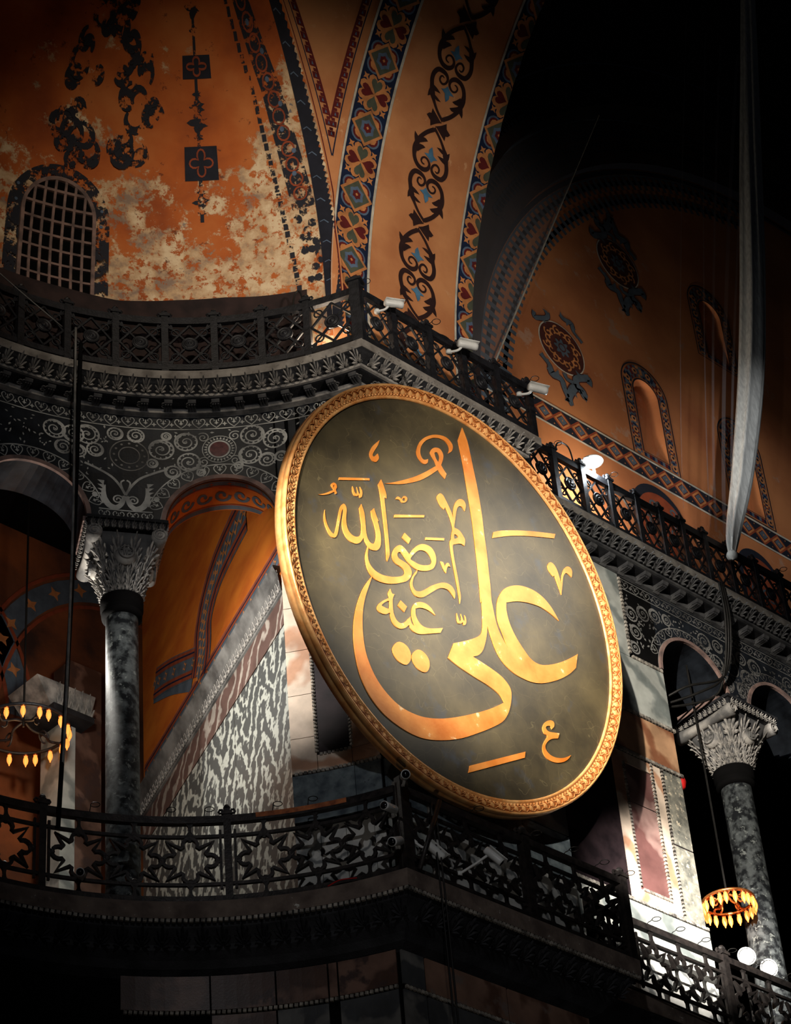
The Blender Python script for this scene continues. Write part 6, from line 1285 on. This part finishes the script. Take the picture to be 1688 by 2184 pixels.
for i, (x, nm) in enumerate(((31.43, 'left one of two round spotlights lit behind the bottom right railing'), (31.97, 'right one of two round spotlights lit behind the bottom right railing'))):
    sp_ = thing('spotlight', (x, 23.15, ZL), nm, 'spotlight'); f = V((-0.55 + 0.12 * i, -0.75, -0.1 - 0.12 * i)).normalized(); xx = f.cross(V((0, 0, 1))).normalized(); uu = xx.cross(f); fm = frame(V((x, 23.15, 21.1 - 0.03 * i)), xx, f, uu)
    put('housing', MB().tube([(0, -0.2, 0), (0, -0.15, 0), (0, 0.2, 0), (0, 0.24, 0)], [0.07, 0.12, 0.15, 0.16], 20).mesh('housing', 'camb', True), sp_, fm)
    put('lamp_face', MB().tube([(0, 0.241, 0), (0, 0.25, 0)], 0.13, 20).mesh('lamp_face', 'lampface', True), sp_, fm)
    put('rim', MB().tube([(0.155 * cos(a), 0.245, 0.155 * sin(a)) for a in lin(0, 2 * pi, 21)[:-1]], 0.014, 6, True).mesh('rim', 'camw', True), sp_, fm)
    MB().tube([(x, 23.15, 21.0), (x, 23.15, ZL)], 0.025, 8).build('stand', 'wire', sp_, True)
# ------------------------------------------------------------------ chandeliers
GL = MB().lathe([(0.0, -0.13), (0.012, -0.125), (0.016, -0.10), (0.045, -0.05), (0.055, 0.0), (0.05, 0.05), (0.036, 0.085), (0.04, 0.10), (0.0, 0.10)], (0, 0, 0), 10).mesh('lamp_glass', 'bulb', True)
FI = MB().lathe([(0.0, -0.07), (0.03, -0.03), (0.034, 0.02), (0.0, 0.06)], (0, 0, 0), 8).mesh('lamp_core', 'bulbcore', True)
CAP = MB().lathe([(0.0, 0.10), (0.05, 0.10), (0.05, 0.13), (0.02, 0.15), (0.0, 0.16)], (0, 0, 0), 10).mesh('lamp_cap', 'brass', True)
def chandelier(label, c, R, n, arms, watt, col, jit=0.0, metal='brass', zt=29.25):
    root = thing('ring_chandelier', c, label, 'chandelier'); C = V(c)
    MB().tube([C + V((R * cos(2 * pi * i / 48), R * sin(2 * pi * i / 48), 0.16)) for i in range(48)], 0.03, 8, True).build('ring', metal, root, True)
    for k in range(arms):
        a = 2 * pi * k / arms; P = [C + V((R * f * cos(a + w_), R * f * sin(a + w_), 0.16 + z)) for f, w_, z in ((1, 0, 0), (0.8, 0.15, 0.03), (0.55, -0.05, 0.02), (0.3, 0.2, 0.08), (0.05, 0.0, 0.15))]
        MB().tube(smooth_open(P, 4), 0.025, 7).build('arm', metal, root, True)
        MB().tube([C + V((R * 0.55 * cos(a) + 0.12 * R * cos(t2) * cos(a), R * 0.55 * sin(a) + 0.12 * R * cos(t2) * sin(a), 0.16 + 0.16 * R * sin(t2))) for t2 in lin(0, 5, 14)], 0.018, 6).build('scroll', metal, root, True)
    MB().tube([C + V((0, 0, 0.2)), V((C.x, C.y, zt))], 0.02, 6).build('chain', 'wire', root)
    for k in range(n):
        a = 2 * pi * k / n + jit * (k % 3 - 1); m_ = TM(C + V((R * cos(a), R * sin(a), 0)), 0, (0.85, 0.85, 0.95))
        g_ = put('lamp', CAP, root, m_); put('lamp_glass', GL, g_, m_); put('lamp_core', FI, g_, m_)
    point('chandelier_lamp', tuple(C + V((0, 0, 0.0))), watt, col, 0.3)
CHL = (21.0 - 0.12, 30.0 - 0.17, 25.2); chandelier('ring chandelier of warm glass lamps hanging in the dark left gallery', CHL, 0.80, 20, 4, 12, (1.0, 0.55, 0.25), 0.05, 'iron', 31.2)
CHR = (32.17, 23.8, 22.65); chandelier('brass ring chandelier of glowing lamps hanging beside the right column', CHR, 0.47, 20, 5, 10, (1.0, 0.6, 0.3), 0.04, 'brass', 28.0)
# ------------------------------------------------------------------ hangings
dr = MB(); ctr = smooth_open([(32.95, 22.78, 30.5, 0.09), (33.15, 22.76, 31.2, 0.17), (33.88, 22.75, 33.09, 0.25), (34.93, 22.75, 36.26, 0.31), (35.81, 22.75, 39.59, 0.31), (37.07, 22.75, 45.08, 0.27), (38.57, 22.75, 51.5, 0.2)], 6); nf = 40
for (x, y, z, w_) in ctr:
    for j in range(nf):
        a = 2 * pi * j / nf; r = w_ * (1 + 0.16 * sin(7 * a + 0.15 * z) + 0.07 * sin(13 * a)); dr.v.append((x + r * cos(a), y + 0.75 * r * sin(a), z))
for i in range(len(ctr) - 1):
    for j in range(nf): dr.f.append((i * nf + j, i * nf + (j + 1) % nf, (i + 1) * nf + (j + 1) % nf, (i + 1) * nf + j))
dp = thing('white_drape', (32.95, 22.78, 30.4), 'long white muslin drape tied in a knot at the nave railing', 'drape'); dr.build('cloth', 'drape', dp, True)
MB().lathe([(0.0, -0.12), (0.1, -0.08), (0.12, 0.0), (0.09, 0.07), (0.0, 0.1)], (32.93, 22.78, 30.42), 12).build('knot', 'drape', dp, True)
for k, (x0, x1, w_) in enumerate(((32.4, 36.6, 0.04), (32.2, 36.0, 0.02), (32.6, 37.2, 0.06), (32.8, 37.6, 0.04), (31.3, 35.2, 0.015))):
    q = MB(); q.grid(lambda t_, s: V((x0 + (x1 - x0) * t_ ** 1.1 + s * w_, 22.68 - 0.03 * k, 30.7 + t_ * 17.5)), lin(0, 1, 16), (-1, 1))
    tag(q.build('net_strand', 'net'), ('broad sheer strand', 'thin sheer thread', 'wider sheer strand', 'inner sheer strand', 'leftmost hair-thin sheer strand')[k] + ' hanging left of the white drape', 'netting', 'sheer strands beside the drape')
q = MB(); q.grid(lambda t_, s: V((26.75 + (27.55 + 7.7 * t_ - 26.75) * s, 23.75 - 0.04 * sin(9 * s), 33.2 + 16.5 * t_)), lin(0, 1, 10), lin(0, 1, 8)); nt_ = thing('hanging_net', (27.3, 23.75, 33.2), 'sheer grey net stretched beside the great arch with a straight hem', 'net'); q.build('net_sheet', 'net', nt_, True)
MB().tube([(27.55, 23.75, 33.2), (35.25, 23.75, 49.7)], 0.022, 6).build('hem_rope', 'linew', nt_)
# tarpaulin behind the left upper railing
tp = [(31.2, 31.54), (38.6, 31.6), (44.7, 31.68), (52.3, 31.66), (62, 31.56), (70, 31.64), (77, 31.65), (84, 31.65)]
q = MB()
aa = lin(31.2, 84, 60)
def ttop(a):
    for (a0, z0), (a1, z1) in zip(tp, tp[1:]):
        if a <= a1: return z0 + (z1 - z0) * (a - a0) / (a1 - a0)
    return tp[-1][1]
q.grid(lambda a, f: ex(a, 6.32 + 0.05 * sin(a * 1.9 + 5 * f) * f, ZU + 0.1 + (ttop(a) - ZU - 0.1) * (1 - f)), aa, lin(0, 1, 7)); tg = q.build('tarpaulin', 'tarp', None, True); tag(tg, 'dark brown tarpaulin hung behind the left upper railing', 'tarpaulin')
# ------------------------------------------------------------------ cables, poles and odd wires
def cable(label, P, r, mat='wire', name='cable', cat='cable', n=6):
    tag(MB().tube(smooth_open([tuple(p) for p in P], n), r, 6).build(name, mat, None, True), label, cat)
cable('pale cable hanging down in front of the left exedra', [ex(70.4, 5.75, 30.2), ex(70.6, 5.7, 28), ex(70.7, 5.72, 25.5), ex(71.5, 5.75, 22), ex(72, 5.8, 20.8)], 0.022, 'cable')
cable('black vertical pole left of the exedra column', [ex(69.4, 5.78, 29.9), ex(70.4, 5.78, 25), ex(72.2, 5.78, 20.3)], 0.036, 'polem', 'pole', 'pole')
cable('slack thin wire sagging across the upper left railing', [ex(86, 5.7, 30.9), ex(80, 5.65, 30.5), ex(73, 5.7, 30.1)], 0.012, 'cable')
cable('bent black hose sticking up behind the upper left railing', [ex(33.2, 6.0, 30.7), ex(32.6, 6.0, 31.15), ex(31.6, 6.0, 31.2), ex(30.8, 6.0, 30.7)], 0.018)
cable('curved black hose behind the railing in front of the scroll painting', [(24.0, 22.15, 30.7), (24.25, 22.15, 31.05), (24.6, 22.15, 31.1), (24.75, 22.15, 30.7)], 0.018)
cable('curved black hose next to the floodlight', [(28.3, 23.15, 30.9), (28.45, 23.15, 31.3), (28.75, 23.15, 31.35), (28.85, 23.15, 30.95)], 0.018)
for k, x in enumerate((22.62, 22.70)): cable(('left', 'right')[k] + ' thin black wire hanging from the railing past the lower cornice', [(x, 21.8, 20.5), (x + 0.03, 21.8, 19), (x + 0.1, 21.85, 17.0), (x + 0.12, 21.85, 14)], 0.014)
for k in range(3): cable(('left', 'middle', 'right')[k] + ' black cable of the bundle hanging from the nave cornice', [(32.35 + 0.06 * k, 22.8, 29.5), (32.4 + 0.07 * k, 22.86, 28.6), (32.5 + 0.02 * k, 23.2, 27.6), (32.3 - 0.35 * k, 23.5, 27.1), (31.2, 24.2, 26.8)], 0.026)
cable('thin black cable trailing along the gallery slab at bottom right', [(27.6, 22.62, 19.3), (29, 22.58, 19.22), (30.5, 22.6, 19.2), (32, 22.6, 19.24)], 0.018)
cable('thin red wire lying on the gallery slab left of the corner', [ex(33, 5.88, 19.28), ex(31, 5.84, 19.32), ex(28.5, 5.85, 19.3)], 0.010, 'redobj')
bl = MB().lathe([(0.0, 0.16), (0.07, 0.12), (0.1, 0.0), (0.07, -0.12), (0.0, -0.16)], (30.98, YN + 0.05, 24.75), 12).build('alarm_bell', 'redobj', None, True); tag(bl, 'small red bell on the edge of the marble pier at right', 'bell')
# ------------------------------------------------------------------ dim left bay: inner pier with carved impost, painted arches on the back wall
ip = thing('inner_pier', (22.3, 30.2, ZL), 'pale inner pier with a carved impost block in the dark left gallery', 'pier')
MB().box((21.97, 30.3, 22.6), (0.32, 0.6, 6.7)).build('shaft', 'greym', ip); MB().box((22.5, 30.45, 23.4), (0.72, 0.5, 8.3)).build('panel', 'lowm', ip); MB().box((21.95, 30.2, 26.1), (0.9, 0.8, 0.12)).build('ledge', 'carvedark', ip)
q = MB(); q.v += [(21.2, 29.9, 26.7), (22.5, 29.9, 26.7), (22.5, 30.8, 26.7), (21.2, 30.8, 26.7), (21.6, 29.95, 26.1), (22.4, 29.95, 26.1), (22.4, 30.7, 26.1), (21.6, 30.7, 26.1)]; q.f += [(0, 4, 5, 1), (1, 5, 6, 2), (2, 6, 7, 3), (3, 7, 4, 0), (0, 1, 2, 3), (4, 7, 6, 5)]; q.build('impost', 'carve', ip)
for k in range(5): put('acanthus_leaf', LEAF, ip, frame(V((21.7 + 0.17 * k, 29.92, 26.12)), V((1, 0, 0)), V((0, -1, 0)), V((-0.08, 0, 1)).normalized(), (0.2, 0.1, 0.55)))
mBk = lambda u, v, h=0.0: V((u, 31.5 - h, v)); pn = Pens()
for c, r in ((24.3, 3.2), (19.4, 2.6)):
    for rr, w_, m_ in ((r, 0.5, 'greyp'), (r - 0.3, 0.08, 'brick'), (r + 0.3, 0.08, 'brick')): pn[m_].ribbon([(c + rr * cos(a), 26.6 + rr * 1.25 * sin(a)) for a in lin(0.1, pi - 0.1, 30)], w_, mBk, 0.012 if m_ == 'greyp' else 0.016)
    for a in lin(0.2, pi - 0.2, 14): pn['orangep'].poly(star4(c + r * cos(a), 26.6 + r * 1.25 * sin(a), 0.17, a), mBk, 0.02)
pn.done(wb, {'greyp': 'painted_rib', 'brick': 'painted_red_line', 'orangep': 'painted_star'})
sl = MB(); sl.v += [tuple(V((x, y, z))) for x, y, z in ((20.6, 27.2, ZL), (21.5, 29.8, ZL), (21.5, 29.8, 24.9), (20.6, 27.2, 24.9))]
